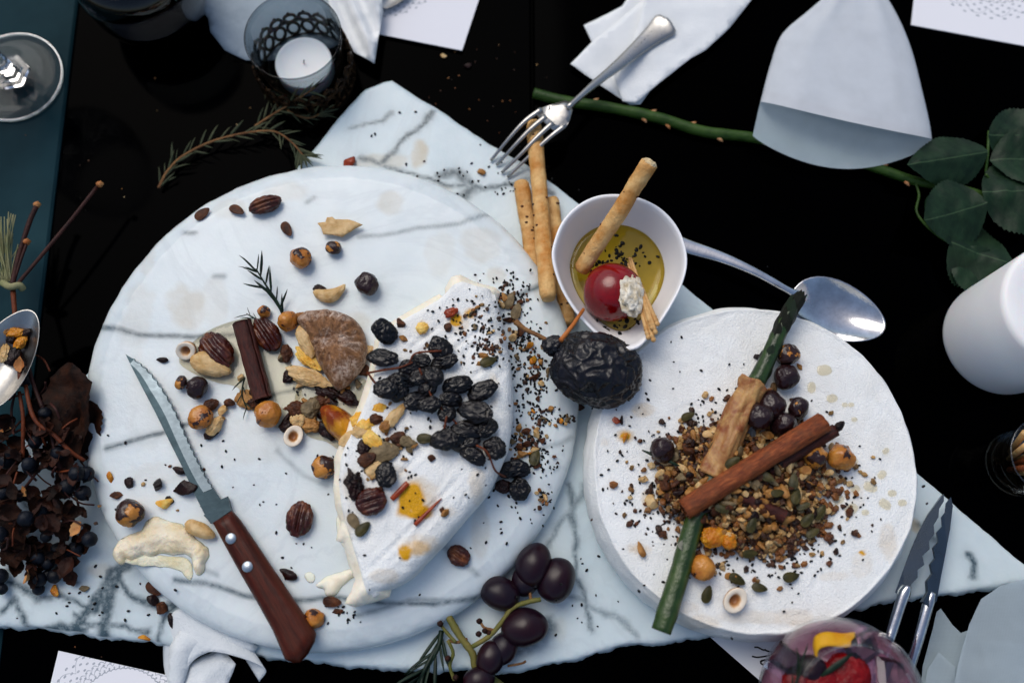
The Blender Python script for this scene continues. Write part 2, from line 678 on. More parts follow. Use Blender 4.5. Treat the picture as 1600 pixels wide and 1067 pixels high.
M['thorn'] = simple('thorn_scar', (.5, .24, .10), (.62, .42, .26), 300, rough=.7)
M['grape'] = simple('grape_skin', (.022, .012, .030), (.046, .010, .021), 70, rough=.42, rough2=.28, bscale=200, bd=.0002, Specular_IOR_Level=.3)
M['grape_stem'] = simple('grape_stem', (.19, .20, .06), (.30, .26, .10), 120, rough=.6, bscale=300, bd=.0006)
M['knife_wood'] = None
M['white_wax'] = simple('white_wax', (.84, .84, .83), (.80, .80, .80), 30, rough=.38, Subsurface_Weight=.25, Subsurface_Scale=.01)
M['glass'] = glass('clear_glass')
M['thin_glass'] = clear('thin_clear_glass', (.96, .97, .97), 1.5, .2)
M['rim_glass'] = clear('bright_glass_edge', (.80, .86, .88), 2.6, 1.6)
M['ribbed_glass'] = clear('ribbed_glass', (.90, .93, .93), 1.9)
M['cup_glass'] = clear('smoky_clear_glass', (.66, .71, .74), 1.5, .3)
M['glass_smoke'] = glass('dark_glass', (.55, .62, .66))
M['wine'] = simple('dark_wine', (.02, .004, .008), rough=.05)
M['lace_metal'] = simple('brown_bronze', (.035, .022, .014), (.10, .06, .03), 200, rough=.4, bscale=400, bd=.0006, Metallic=.75)
M['napkin'] = simple('white_paper_napkin', (.80, .82, .82), (.74, .765, .77), 50, rough=.85, bscale=1100, bd=.0005)
M['cloth_grey'] = simple('grey_blue_cloth', (.50, .56, .60), (.42, .48, .53), 50, rough=.9, bscale=120, bd=.001)
M['ribbon'] = simple('white_cotton_ribbon', (.70, .73, .74), (.62, .66, .68), 60, rough=.85, bscale=700, bd=.0006)
M['sheer'] = sheer('white_chiffon', (.86, .88, .92), .80)
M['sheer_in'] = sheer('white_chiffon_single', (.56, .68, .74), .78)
M['sheer_grey'] = sheer('grey_chiffon', (.48, .57, .62), .86)
M['card'] = simple('card_stock', (.78, .79, .80), (.74, .755, .77), 40, rough=.75)
M['ink'] = simple('black_ink', (.006, .006, .008), rough=.4)
M['engrave'] = simple('engraved_marks', (.55, .53, .5), rough=.6)
M['asparagus'] = simple('asparagus_green', (.022, .050, .009), (.055, .090, .020), 90, rough=.4, bscale=160, bd=.0005)
M['asparagus_tip'] = simple('asparagus_bract', (.012, .020, .008), (.032, .034, .016), 140, rough=.45, bscale=260, bd=.0004)
M['ham'] = simple('cured_ham', (.34, .14, .06), (.62, .42, .20), 90, rough=.35, bscale=180, bd=.001, Subsurface_Weight=.1, Subsurface_Scale=.002, dist=1.0)
M['berry'] = simple('navy_berry', (.006, .009, .018), (.020, .028, .045), 120, rough=.5, Specular_IOR_Level=.2, bscale=300, bd=.0004)
M['dry_leaf'] = simple('dry_brown_leaf', (.020, .009, .005), (.075, .030, .013), 120, rough=.7, Specular_IOR_Level=.15, bscale=220, bd=.0012)
M['petal'] = simple('dry_petal', (.022, .008, .005), (.085, .028, .012), 110, rough=.65, Specular_IOR_Level=.2, bscale=260, bd=.001)
M['petal_light'] = simple('dry_petal_orange', (.42, .15, .04), (.62, .38, .18), 120, rough=.6, bscale=260, bd=.001)
M['dry_plume'] = simple('dry_grass', (.30, .31, .17), (.40, .38, .24), 90, rough=.8)
M['seed'] = simple('black_seed', (.005, .0045, .005), rough=.4, Specular_IOR_Level=.2)
M['crumb_dust'] = simple('toasted_crumb', (.11, .04, .014), (.34, .17, .06), 400, rough=.6)
M['cream'] = simple('nut_cream', (.60, .41, .19), (.74, .57, .34), 180, rough=.42, bscale=420, bd=.0005, Subsurface_Weight=.1, Subsurface_Scale=.002)
M['tan'] = simple('nut_tan', (.34, .17, .05), (.52, .31, .12), 160, rough=.45, bscale=380, bd=.0006)
M['brown'] = simple('nut_brown', (.075, .028, .012), (.20, .085, .033), 170, rough=.5, bscale=380, bd=.0008)
M['grey_tan'] = simple('seed_grey_tan', (.20, .155, .09), (.33, .26, .16), 240, rough=.5, bscale=420, bd=.0004)
M['amber'] = simple('amber_fruit', (.56, .22, .02), (.70, .40, .06), 120, rough=.22, bscale=200, bd=.001, Subsurface_Weight=.2, Subsurface_Scale=.003)
M['yellow'] = simple('yellow_fruit', (.80, .47, .07), (.86, .66, .26), 120, rough=.4, bscale=200, bd=.001, Subsurface_Weight=.2, Subsurface_Scale=.003)
M['dark_skin'] = simple('dark_nut_skin', (.016, .006, .006), (.055, .016, .010), 140, rough=.35, Specular_IOR_Level=.25, bscale=320, bd=.0008)
def mixed_mat():
    """every loose crumb of the mass takes its own roasted colour"""
    m, t, p = nodes('mixed_nut_crumbs')
    g = t.nodes.new("ShaderNodeNewGeometry")
    n = tex(t, 600, 3)
    c = ramp(t, g.outputs["Random Per Island"], [(0, (.02, .008, .005)), (.24, (.07, .026, .010)), (.42, (.22, .085, .022)), (.6, (.42, .20, .055)), (.75, (.28, .19, .08)), (.88, (.60, .40, .17)), (1, (.76, .60, .36))])
    t.links.new(mix(t, ramp(t, n.outputs[0], [(.35, 0), (.65, .5)]), c, (.10, .04, .015)), p.inputs["Base Color"])
    b = tex(t, 900, 4)
    bump(t, p, b.outputs[0], .0006)
    setp(p, Roughness=.35, Specular_IOR_Level=.35)
    return m


M['crumb_dust'] = mixed_mat()


def stalk_mat():
    m, t, p = nodes('asparagus_stalk')
    n = tex(t, 120, 5, .6); n2 = tex(t, 900, 3)
    f = math_(t, 'ADD', attr(t, "stripe"), math_(t, 'MULTIPLY_ADD', n.outputs[0], .9, -.45), clamp=True)
    c = ramp(t, f, [(0, (.020, .055, .012)), (.5, (.060, .115, .022)), (1, (.15, .20, .055))])
    c = mix(t, ramp(t, n2.outputs[0], [(.66, 0), (.72, .6)]), c, (.22, .24, .12))
    t.links.new(c, p.inputs["Base Color"])
    bump(t, p, math_(t, 'ADD', f, n.outputs[0]), .0006)
    setp(p, Roughness=.33)
    return m


M['asparagus'] = stalk_mat()
M['pumpkin'] = simple('pumpkin_seed', (.060, .058, .014), (.13, .11, .035), 160, rough=.42, bscale=260, bd=.0003)
M['syrup'] = clear('clear_syrup', (.97, .945, .88))
M['red_chilli'] = simple('red_amber_peel', (.30, .05, .008), (.44, .10, .012), 160, rough=.2, Coat_Weight=.3)
M['pink_drink'] = None
M['berry_red'] = simple('red_fruit', (.34, .008, .014), (.20, .004, .010), 110, rough=.25, bscale=320, bd=.001)
M['lemon'] = simple('lemon_peel', (.80, .40, .01), (.84, .52, .04), 90, rough=.45, bscale=500, bd=.0006)


def hazel_mat(name, lo, hi, c1=(.44, .17, .03), c2=(.62, .33, .09), dk=(.028, .010, .008)):
    m, t, p = nodes(name)
    a = tex(t, 95, 4, rnd=True)
    b = tex(t, 95, 4, .55, rnd=True)
    base = ramp(t, a.outputs[0], [(.35, c1), (.65, c2)])
    base = mix(t, ramp(t, b.outputs[0], [(lo, 1), (hi, 0)]), base, dk)
    t.links.new(base, p.inputs["Base Color"])
    c = tex(t, 300, 5, rnd=True)
    bump(t, p, math_(t, 'ADD', c.outputs[0], math_(t, 'MULTIPLY', ramp(t, b.outputs[0], [(lo, 1), (hi, 0)]), .8)), .0005)
    setp(p, Roughness=.24, Specular_IOR_Level=.4)
    return m


M['hz_tan'] = hazel_mat('hazelnut_bare', .40, .415)
M['hz_mix'] = hazel_mat('hazelnut_half_skinned', .52, .535)
M['hz_dark'] = hazel_mat('hazelnut_in_skin', .70, .72, dk=(.018, .006, .007))


def wood_mat():
    m, t, p = nodes('red_brown_wood')
    tc = t.nodes.new("ShaderNodeTexCoord")
    mp = t.nodes.new("ShaderNodeMapping"); mp.inputs["Scale"].default_value = (.12, 1, 1)
    t.links.new(tc.outputs["Object"], mp.inputs[0])
    n = tex(t, 420, 6, .65, vec=mp.outputs[0])
    n2 = tex(t, 60, 4, .6, vec=mp.outputs[0])
    c = ramp(t, n.outputs[0], [(.32, (.05, .011, .006)), (.68, (.15, .036, .017))])
    c = mix(t, ramp(t, n2.outputs[0], [(.4, 0), (.7, .5)]), c, (.105, .03, .015))
    t.links.new(c, p.inputs["Base Color"])
    bump(t, p, n.outputs[0], .0003)
    setp(p, Roughness=.36, Specular_IOR_Level=.18)
    return m


M['knife_wood'] = wood_mat()


def bark_mat(name, c1, c2):
    m, t, p = nodes(name)
    tc = t.nodes.new("ShaderNodeTexCoord")
    mp = t.nodes.new("ShaderNodeMapping"); mp.inputs["Scale"].default_value = (.18, 1, 1)
    t.links.new(tc.outputs["Object"], mp.inputs[0])
    n = tex(t, 650, 6, .8, vec=mp.outputs[0])
    n2 = tex(t, 150, 6, .7)
    c = ramp(t, n.outputs[0], [(.36, tuple(x * .5 for x in c1)), (.48, c1), (.64, c2)])
    c = mix(t, ramp(t, n2.outputs[0], [(.48, 0), (.68, .75)]), c, tuple(x * .45 for x in c1))
    t.links.new(c, p.inputs["Base Color"])
    bump(t, p, math_(t, 'ADD', n.outputs[0], n2.outputs[0]), .001)
    setp(p, Roughness=.42, Specular_IOR_Level=.3)
    return m


M['cinnamon'] = bark_mat('cinnamon_bark', (.30, .095, .03), (.50, .19, .07))
M['cinnamon_dark'] = bark_mat('dark_cinnamon_bark', (.11, .03, .02), (.19, .055, .033))


def pecan_mat():
    m, t, p = nodes('pecan_skin')
    n = tex(t, 110, 5, .65, rnd=True)
    c = ramp(t, n.outputs[0], [(.3, (.035, .007, .005)), (.52, (.12, .028, .013)), (.66, (.30, .13, .06)), (.74, (.55, .34, .18))])
    t.links.new(c, p.inputs["Base Color"])
    n2 = tex(t, 300, 5, .6, rnd=True)
    bump(t, p, n2.outputs[0], .0007)
    setp(p, Roughness=.26, Specular_IOR_Level=.4)
    return m


M['pecan'] = pecan_mat()


def fig_mat():
    m, t, p = nodes('sugar_dusted_fig')
    n = tex(t, 70, 5, .65); n2 = tex(t, 480, 4, .7)
    c = ramp(t, n2.outputs[0], [(.35, (.22, .105, .045)), (.65, (.42, .24, .11))])
    f = math_(t, 'MULTIPLY', ramp(t, n.outputs[0], [(.44, 0), (.66, 1)]), ramp(t, n2.outputs[0], [(.38, 0), (.6, .9)]))
    t.links.new(mix(t, f, c, (.70, .60, .52)), p.inputs["Base Color"])
    bump(t, p, math_(t, 'ADD', n.outputs[0], n2.outputs[0]), .0012)
    setp(p, Roughness=.6)
    return m


M['fig'] = fig_mat()


def rose_leaf_mat():
    m, t, p = nodes('rose_leaf')
    tc = t.nodes.new("ShaderNodeTexCoord"); sp = t.nodes.new("ShaderNodeSeparateXYZ")
    t.links.new(tc.outputs["Object"], sp.inputs[0])
    ay = math_(t, 'ABSOLUTE', sp.outputs[1])
    side = math_(t, 'SINE', math_(t, 'MULTIPLY', math_(t, 'SUBTRACT', sp.outputs[0], math_(t, 'MULTIPLY', ay, .8)), 900))
    rib = math_(t, 'MAXIMUM', math_(t, 'MULTIPLY', math_(t, 'LESS_THAN', ay, .00035), .7), math_(t, 'MULTIPLY', math_(t, 'GREATER_THAN', side, .985), .10))
    n = tex(t, 90, 5)
    c = ramp(t, n.outputs[0], [(.3, (.012, .038, .020)), (.7, (.036, .080, .042))])
    t.links.new(mix(t, rib, c, (.045, .085, .04)), p.inputs["Base Color"])
    bump(t, p, math_(t, 'ADD', math_(t, 'MULTIPLY', side, .05), n.outputs[0]), .0008)
    setp(p, Roughness=.5, Specular_IOR_Level=.2)
    return m


M['rose_leaf'] = rose_leaf_mat()


def drink_mat():
    """cloudy pink drink: tinted clear body with some pulp that scatters light"""
    m, t, p = nodes('pink_drink')
    out = t.nodes["Material Output"]
    setp(p, Roughness=.05, Specular_IOR_Level=.5)
    p.inputs["Base Color"].default_value = (.32, .12, .18, 1)
    tp = t.nodes.new("ShaderNodeBsdfTransparent"); tp.inputs[0].default_value = (.86, .60, .70, 1)
    mx = t.nodes.new("ShaderNodeMixShader"); mx.inputs[0].default_value = .42
    t.links.new(tp.outputs[0], mx.inputs[1]); t.links.new(p.outputs[0], mx.inputs[2])
    t.links.new(mx.outputs[0], out.inputs["Surface"])
    return m


M['pink_drink'] = drink_mat()

# ------------------------------------------------------------------ the table
table = bpy.data.objects.new("tabletop", None)
C.objects.link(table)
table["kind"] = "structure"


def box(x0, x1, y0, y1, z0, z1, b=.0015):
    V = []
    for z, i in ((z0, 0), (z1 - b, 0), (z1, b)):
        V += [(x0 + i, y0 + i, z), (x1 - i, y0 + i, z), (x1 - i, y1 - i, z), (x0 + i, y1 - i, z)]
    F = [(3, 2, 1, 0), (8, 9, 10, 11)]
    for k in (0, 4):
        for j in range(4):
            F.append((k + j, k + (j + 1) % 4, k + 4 + (j + 1) % 4, k + 4 + j))
    return V, F


for x0, x1, mt in ((-1.15, -.3045, 'table_teal'), (-.3037, .0135, 'table_slate'), (.0143, 1.15, 'table')):
    p = wob("table_panel", box(x0, x1, -.75, .85, -.012, 0), M[mt], table, smooth=False)
wob("table_core", box(-1.15, 1.15, -.75, .85, -.04, -.0125), M['table'], table, smooth=False)

# ------------------------------------------------------------------ marble slab
slab_px = [(600, 128), (612, 127), (640, 145), (700, 180), (765, 226), (830, 262), (905, 318), (990, 385), (1075, 452), (1180, 540), (1300, 640), (1440, 745), (1530, 822), (1612, 890),
           (1618, 906), (1540, 918), (1450, 930), (1380, 938), (1300, 960), (1190, 985), (1100, 990), (1040, 1002), (985, 1004), (940, 1015), (900, 1028), (850, 1036), (790, 1048), (730, 1042), (680, 1046), (600, 1040), (545, 1040), (500, 1030),
           (430, 1026), (360, 1014), (290, 1012), (262, 1005), (230, 998), (160, 995), (120, 985), (60, 980), (-40, 972), (-70, 800), (40, 680), (150, 570), (300, 430), (420, 310), (485, 240), (540, 170), (570, 140)]
so_ = [W(x, y, ZS) for x, y in slab_px]
so2 = []
for i in range(len(so_)):
    a, b = so_[i], so_[(i + 1) % len(so_)]
    k = max(1, int((b - a).length / .003))
    for j in range(k):
        q = a.lerp(b, j / k)
        q.x += .0004 * nz(q.x, q.y, 0, 160) + .0006 * nz(q.x, q.y, 3, 50)
        q.y += .0006 * nz(q.x, q.y, 5, 160) + .0008 * nz(q.x, q.y, 7, 50)
        so2.append(q)


def slab_z(v, d):
    r = .0012
    q = np.clip(1 - d / r, 0, 1)
    return ZS - .0007 * q ** 2


# broken front edge leans out, sawn back edges drop straight
def lip(a, w):
    return w * (1.0 if a[1] < -.14 else .15) * (1 + .9 * nz(a[0], a[1], 9, 110) + .5 * nz(a[0], a[1], 1, 300))


V, F, v2, dd = solid(so2, .0017, slab_z, [(lambda a: lip(a, .0009), ZS - .0022), (lambda a: lip(a, .0022), ZS - .006), (lambda a: lip(a, .0016), .0004)], seed=3)
slab = wob("marble_slab", (V, F), M['marble_slab'])
tag(slab, "big rough-edged white marble slab with grey veins under the round board and cheese wheel", "marble slab")


def vein_mask(P, lines, z, wob_=.0035):
    Q = np.array(P)[:, :2].copy()
    for i in range(len(Q)):
        x, y = Q[i]
        Q[i, 0] += wob_ * nz(x, y, 0, 38) + wob_ * .25 * nz(x, y, 4, 140)
        Q[i, 1] += wob_ * nz(x, y, 8, 38) + wob_ * .25 * nz(x, y, 12, 140)
    out = np.zeros(len(Q))
    for pts, w, s in lines:
        L = [tuple(W(x, y, z))[:2] for x, y in pts]
        d = line_dist(Q, L)
        ww = max(mm(w, z) * 1.25, .0021)
        out = np.maximum(out, s * np.clip(1.15 - d / ww, 0, 1) + s * .30 * np.clip(1 - d / (ww * 4), 0, 1) ** 2)
    return np.clip(out, 0, 1)


def spot_mask(P, spots, z, wob_=.004):
    P = np.array(P)[:, :2]
    out = np.zeros(len(P))
    nn = np.array([nz(x, y, 2, 55) + .5 * nz(x, y, 5, 150) for x, y in P])
    for x, y, rx, ry, s in spots:
        c = W(x, y, z)
        d = np.hypot((P[:, 0] - c.x) / mm(rx, z), (P[:, 1] - c.y) / mm(ry, z)) + nn * .45
        out = np.maximum(out, s * np.clip((1.12 - d) / .35, 0, 1))
    return out


slab_veins = [([(540, 205), (600, 190), (618, 170)], 3, .5), ([(675, 180), (640, 210), (628, 235), (600, 250)], 4, .75), ([(560, 250), (600, 255), (700, 290), (760, 300), (790, 285)], 4, .6),
              ([(690, 275), (720, 270), (740, 300), (700, 320)], 9, .6), ([(0, 905), (40, 870), (80, 880), (120, 905)], 5, .6), ([(0, 930), (20, 915), (60, 935), (100, 930), (140, 945)], 4, .6), ([(185, 900), (215, 930), (240, 955), (262, 950)], 5, .7), ([(120, 960), (150, 975), (200, 975), (230, 990)], 4, .6), ([(890, 760), (905, 830), (890, 900), (930, 980)], 4, .5), ([(0, 955), (30, 940), (42, 975)], 4, .6),
              ([(90, 985), (130, 965), (150, 930), (190, 895), (235, 860)], 5, .8), ([(230, 858), (205, 885), (170, 900), (150, 950)], 7, .9), ([(165, 1000), (170, 950), (185, 900)], 10, .8), ([(250, 1005), (250, 975), (275, 940), (300, 960)], 4, .6),
              ([(40, 985), (90, 975), (135, 978)], 5, .6), ([(800, 1020), (840, 1010), (860, 985), (855, 975)], 10, .5), ([(850, 860), (900, 800), (912, 760)], 4, .4), ([(1520, 905), (1525, 885), (1515, 870)], 5, .7), ([(1470, 850), (1440, 820)], 3, .4),
              ([(880, 930), (960, 960), (1000, 990)], 3, .35), ([(20, 760), (60, 800), (40, 850)], 4, .5), ([(780, 290), (830, 280), (860, 300)], 4, .6), ([(330, 1000), (300, 960), (285, 930)], 3, .5)]
slab_spots = [(655, 243, 14, 28, .75), (600, 250, 42, 12, .45), (560, 258, 20, 8, .4), (1430, 820, 8, 12, .8), (690, 300, 16, 12, .4), (150, 890, 20, 12, .35), (875, 985, 12, 20, .2)]
put_attr(slab.data, "vein", np.clip(1.35 * vein_mask(v2, slab_veins, ZS, .006), 0, 1))
put_attr(slab.data, "stain", spot_mask(v2, slab_spots, ZS))

# ------------------------------------------------------------------ round marble board
DC, DR = Vector((-.1100, -.0388, 0)), .1505
prof = []
for r, z in ((0, ZD), (.0001, ZD),):
    pass
rad = list(np.linspace(0, DR - .0125, 130)) + [DR - .0115, DR - .0105, DR - .008, DR - .006, DR - .0042, DR - .0028, DR - .0016, DR - .0007, DR, DR + .0003, DR, DR - .001, DR - .0025]
zz = [ZD] * 130 + [ZD - .0003, ZD - .0006, ZD - .0013, ZD - .0021, ZD - .0031, ZD - .0042, ZD - .0055, ZD - .007, ZD - .0090, ZD - .011, ZD - .014, ZD - .0165, ZS + .0003]
V, F = lathe(list(zip(rad, zz)), 520)
V = [(x + DC.x, y + DC.y, z) for x, y, z in V]
for i, (x, y, z) in enumerate(V):
    r = math.hypot(x - DC.x, y - DC.y)
    if r > DR - .013:
        k = 1 + (.0005 * nz(x, y, z, 45) + .0004 * nz(x, y, z, 150)) / r
        V[i] = (DC.x + (x - DC.x) * k, DC.y + (y - DC.y) * k, z + .0003 * nz(x, y, 4, 200))
disc = wob("round_marble_board", (V, F), M['marble_disc'])
tag(disc, "large round white marble board with pale rim holding the cut cheese and nuts", "serving board")
disc_veins = [([(150, 512), (200, 520), (260, 526), (330, 528), (380, 520)], 2.2, .8), ([(165, 700), (215, 688), (262, 672), (310, 655)], 2.5, .85), ([(270, 905), (320, 912), (380, 925), (470, 938), (560, 935), (680, 945), (760, 930)], 2.5, .75),
              ([(560, 370), (640, 360), (720, 348), (760, 330)], 2.5, .5), ([(420, 620), (460, 610), (500, 590)], 3, .6), ([(720, 470), (800, 465), (862, 440)], 2.2, .7), ([(480, 318), (490, 312)], 3, .5), ([(290, 365), (306, 366)], 3, .6), ([(335, 432), (352, 433)], 2.5, .5),
              ([(690, 850), (720, 880), (745, 900)], 4, .45), ([(840, 700), (880, 690), (897, 680)], 2, .4), ([(430, 700), (480, 745), (510, 760)], 2, .3), ([(250, 850), (300, 880), (340, 900)], 3, .35), ([(560, 960), (640, 935), (700, 940)], 3, .5)]
disc_spots = [(292, 478, 34, 38, .50), (330, 470, 26, 36, .22), (215, 500, 26, 60, .22), (610, 317, 24, 22, .42), (750, 382, 34, 30, .32), (690, 400, 26, 40, .2), (450, 300, 42, 18, .25), (360, 325, 30, 16, .25), (560, 505, 24, 20, .38), (330, 560, 60, 30, .22), (230, 400, 12, 40, .25),
              (750, 830, 14, 40, .35), (380, 690, 60, 40, .18), (250, 740, 50, 20, .2), (230, 640, 40, 60, .12), (775, 430, 16, 14, .4), (690, 690, 30, 30, .2)]
put_attr(disc.data, "vein", .95 * vein_mask(V, disc_veins, ZD, .0025))
put_attr(disc.data, "stain", .85 * spot_mask(V, disc_spots, ZD))

# ------------------------------------------------------------------ whole cheese wheel
WC, WR = Vector((.1402, -.0844, 0)), .0994
rad = list(np.linspace(0, WR - .0075, 80)) + [WR - .0068, WR - .0062, WR - .0057, WR - .0053, WR - .0047, WR - .0040, WR - .0031, WR - .0024, WR - .0018, WR - .0014, WR - .0011, WR - .0010, WR - .0011, WR - .0018, WR - .004]
zz = [ZC] * 80 + [ZC + .0004, ZC + .0004, ZC - .0002, ZC - .0012, ZC - .0026, ZC - .0042, ZC - .0065, ZC - .009, ZC - .012, ZC - .0155, ZC - .019, ZC - .0225, ZC - .0255, ZC - .0275, ZS + .0004]
V, F = lathe(list(zip(rad, zz)), 260)
out = []
for x, y, z in V:
    a = math.atan2(y, x); r = math.hypot(x, y)
    k = 1 + .012 * nz(math.cos(a), math.sin(a), 0, 1.3) + .004 * nz(math.cos(a), math.sin(a), 3, 6) * (r / WR) ** 3
    # creases drawn from the top over the edge by the wrapping paper
    e = max(0, (r - WR * .80) / (WR * .2))
    cr = abs(nz(math.cos(a) * 9, math.sin(a) * 9, r * 40))
    fold = abs(nz(x * .5 + y * .3, y * .9, 6, 50))
    h = .0010 * nz(x, y, 0, 18) + .0003 * nz(x, y, 2, 75) - .0004 * max(0, .08 - fold) / .08 + .0007 * e * (cr - .25)
    sx = x * .9985 * k; sy = y * 1.004 * k
    if r > WR - .0076:
        q = .0009 * nz(x, y, z * 2, 90)
        sx += math.cos(a) * q; sy += math.sin(a) * q
        h *= .7
    if z < ZS + .001:
        h = 0
    out.append((WC.x + sx, WC.y + sy, z + h))
wheel = wob("whole_cheese", (out, F), M['rind'])
tag(wheel, "whole round white-rind cheese wheel topped with a heap of nuts and seeds", "cheese wheel")
wheel_spots = [(1090, 975, 40, 14, .35), (1180, 965, 60, 10, .28), (1245, 962, 26, 12, .35), (1385, 845, 14, 28, .35), (1340, 780, 12, 20, .2), (975, 680, 14, 10, .75), (1005, 640, 18, 10, .5), (1290, 745, 26, 16, .5), (1120, 650, 12, 10, .4), (1010, 780, 8, 14, .5),
               (1000, 857, 20, 7, .5), (1300, 900, 20, 8, .25), (1060, 950, 26, 10, .3), (1350, 880, 16, 20, .22), (945, 690, 8, 8, .3)]
put_attr(wheel.data, "stain", spot_mask(out, wheel_spots, ZC))
put_attr(wheel.data, "amber", spot_mask(out, [(976, 681, 8, 6, .7), (1198, 838, 5, 5, .5), (1348, 863, 4, 4, .9)], ZC))

# ------------------------------------------------------------------ cut cheese wedge
wedge_px = [(716, 440), (745, 446), (770, 452), (779, 480), (787, 510), (794, 545), (799, 585), (800, 625), (798, 665), (789, 705), (774, 742), (752, 778), (728, 805), (700, 838), (672, 868), (645, 895), (622, 912), (598, 922), (576, 932),
            (566, 905), (556, 870), (545, 835), (535, 800), (530, 765), (530, 735), (535, 705), (552, 670), (568, 635), (580, 600), (588, 565), (592, 535), (602, 516), (632, 497), (665, 478), (690, 462)]
wo = [W(x, y, ZW) for x, y in wedge_px]
wo = spline(wo, 4, closed=True)
grooves = [((572, 896), (735, 728)), ((636, 549), (688, 505)), ((700, 553), (752, 512)), ((738, 590), (762, 572)), ((560, 800), (668, 700)), ((598, 640), (655, 575)), ((735, 728), (790, 655))]


arc_w = [tuple(W(x, y, ZW))[:2] for x, y in wedge_px[2:19]]
cut_w = [tuple(W(x, y, ZW))[:2] for x, y in wedge_px[18:] + wedge_px[:3]]


def wedge_z(v, d):
    q1 = np.clip(1 - line_dist(v, arc_w) / .0105, 0, 1)
    q2 = np.clip(1 - line_dist(v, cut_w) / .0022, 0, 1)
    z = ZW - .0085 * (1 - np.sqrt(np.clip(1 - q1 * q1, 0, 1))) - .0015 * q2 ** 2
    for i, (x, y) in enumerate(v):
        fo_ = abs(nz(x * .6 - y * .5, x * .4 + y * .6, 2, 70))
        z[i] += .0011 * nz(x, y, 0, 32) + .0006 * nz(x, y, 5, 95) + .0008 * q1[i] * nz(x, y, 9, 220) - .0007 * max(0, .10 - fo_) / .10
    # sharp fold where the top skin turns into the side
    dr = line_dist(v, arc_w)
    z += .0006 * np.exp(-((dr - .0102) / .0011) ** 2)
    for a, b in grooves:
        A_, B_ = np.array(W(*a, ZW))[:2], np.array(W(*b, ZW))[:2]
        dl = line_dist(v, [A_, B_]) + np.array([.0006 * nz(x, y, 1, 120) for x, y in v])
        tt = np.clip(((v - A_) @ (B_ - A_)) / ((B_ - A_) @ (B_ - A_)), 0, 1)
        fade = np.clip(np.minimum(tt, 1 - tt) / .3, 0, 1) ** .7
        z -= fade * (.0012 * np.exp(-(dl / .0010) ** 2) - .0004 * np.exp(-((dl - .0028) / .0013) ** 2))
    return z


V, F, v2, dd = solid(wo, .0015, wedge_z, [(lambda a: .0006 + .0005 * nz(a[0], a[1], 0, 120), ZW - .013), (lambda a: .0006 + .0008 * nz(a[0], a[1], 2, 90), ZW - .018), (lambda a: .0002 + .001 * nz(a[0], a[1], 3, 70), ZW - .024), (-.0008, ZD + .0004)], seed=5)
wedge = thing("cheese_wedge", "large cut piece of white-rind cheese with raisins on the round marble board", "cheese", W(670, 690, ZD))
rd = wob("rind", (V, F), M['rind'], wedge)
put_attr(rd.data, "amber", spot_mask(v2, [(640, 782, 22, 26, .85), (655, 800, 26, 12, .8), (633, 862, 10, 12, .8), (650, 855, 22, 12, .35), (712, 500, 10, 10, .9), (660, 512, 9, 10, .6), (735, 490, 10, 8, .6)], ZW))
put_attr(rd.data, "stain", spot_mask(v2, [(648, 775, 32, 30, .5), (655, 850, 34, 16, .4), (715, 505, 20, 14, .45), (745, 760, 12, 26, .35), (700, 800, 14, 10, .3), (600, 900, 20, 10, .4), (540, 840, 8, 40, .4), (548, 760, 14, 20, .3), (610, 740, 26, 14, .3), (770, 610, 10, 30, .3), (700, 705, 14, 10, .45), (765, 690, 14, 24, .3)], ZW))
# soft paste bulging out of the two cut sides
paste_px = [(700, 470), (697, 447), (706, 430), (718, 427), (738, 438), (752, 442), (772, 447), (779, 453), (770, 475), (740, 520), (720, 600), (700, 700), (660, 800), (620, 870), (604, 930), (580, 938), (552, 945), (539, 941), (549, 925), (556, 905), (545, 880), (536, 845), (525, 842), (533, 815), (524, 790), (521, 760), (523, 735), (522, 715), (532, 690), (545, 660), (561, 630), (574, 590), (582, 555), (586, 530), (597, 511), (627, 491), (660, 472), (685, 458)]
po = [W(x, y, ZW - .006) for x, y in paste_px]


def paste_z(v, d):
    q = np.clip(1 - d / .005, 0, 1)
    z = ZW - .0045 - .006 * q ** 1.3
    for i, (x, y) in enumerate(v):
        z[i] += .0016 * nz(x, y, 0, 90) + .0008 * nz(x, y, 3, 260)
    return z


V, F, v2, dd = solid(po, .0025, paste_z, [(.0012, ZW - .012), (lambda a: .0004 + .0015 * nz(a[0], a[1], 0, 90), ZW - .019), (lambda a: -.001 + .002 * nz(a[0], a[1], 3, 70), ZD + .0003)], seed=6)
wob("paste", (V, F), M['paste'], wedge)

# ------------------------------------------------------------------ knife
kn = thing("steak_knife", "serrated steak knife with riveted red-brown wooden handle lying across the round board", "knife", W(345, 810, ZD))
KZ = ZD + .004


def plate(px, z, th, step=.003, zfn=None, seed=0, soft=.35):
    o = [W(x, y, z) for x, y in px]
    return solid(o, step, (lambda v, d: np.full(len(v), z) + (zfn(v) if zfn else 0) - np.clip(1 - d / .0008, 0, 1) * th * soft), [(0, z - th)], seed=seed)[:2]


# blade: spine on the left, wavy serrated edge on the right
spine = [(196, 553), (205, 572), (222, 605), (243, 645), (265, 690), (285, 730), (303, 770), (322, 808), (329, 818)]
edge = []
e0 = spline([Vector(p + (0,)) for p in [(196, 553), (225, 573), (250, 603), (272, 640), (290, 680), (305, 712), (322, 745), (338, 770)]], 9)
for i, q in enumerate(e0):
    s = 1.3 * (1 if i % 3 == 1 else -.6) if 3 < i < len(e0) - 4 else 0
    edge.append((q.x + s, q.y - s * .5))
blade_px = spine + [(360, 797), (356, 775), (345, 780)] + edge[::-1][:-1]
wob("blade", plate(blade_px, KZ, .0014, .02, soft=0), M['blade'], kn, smooth=False)
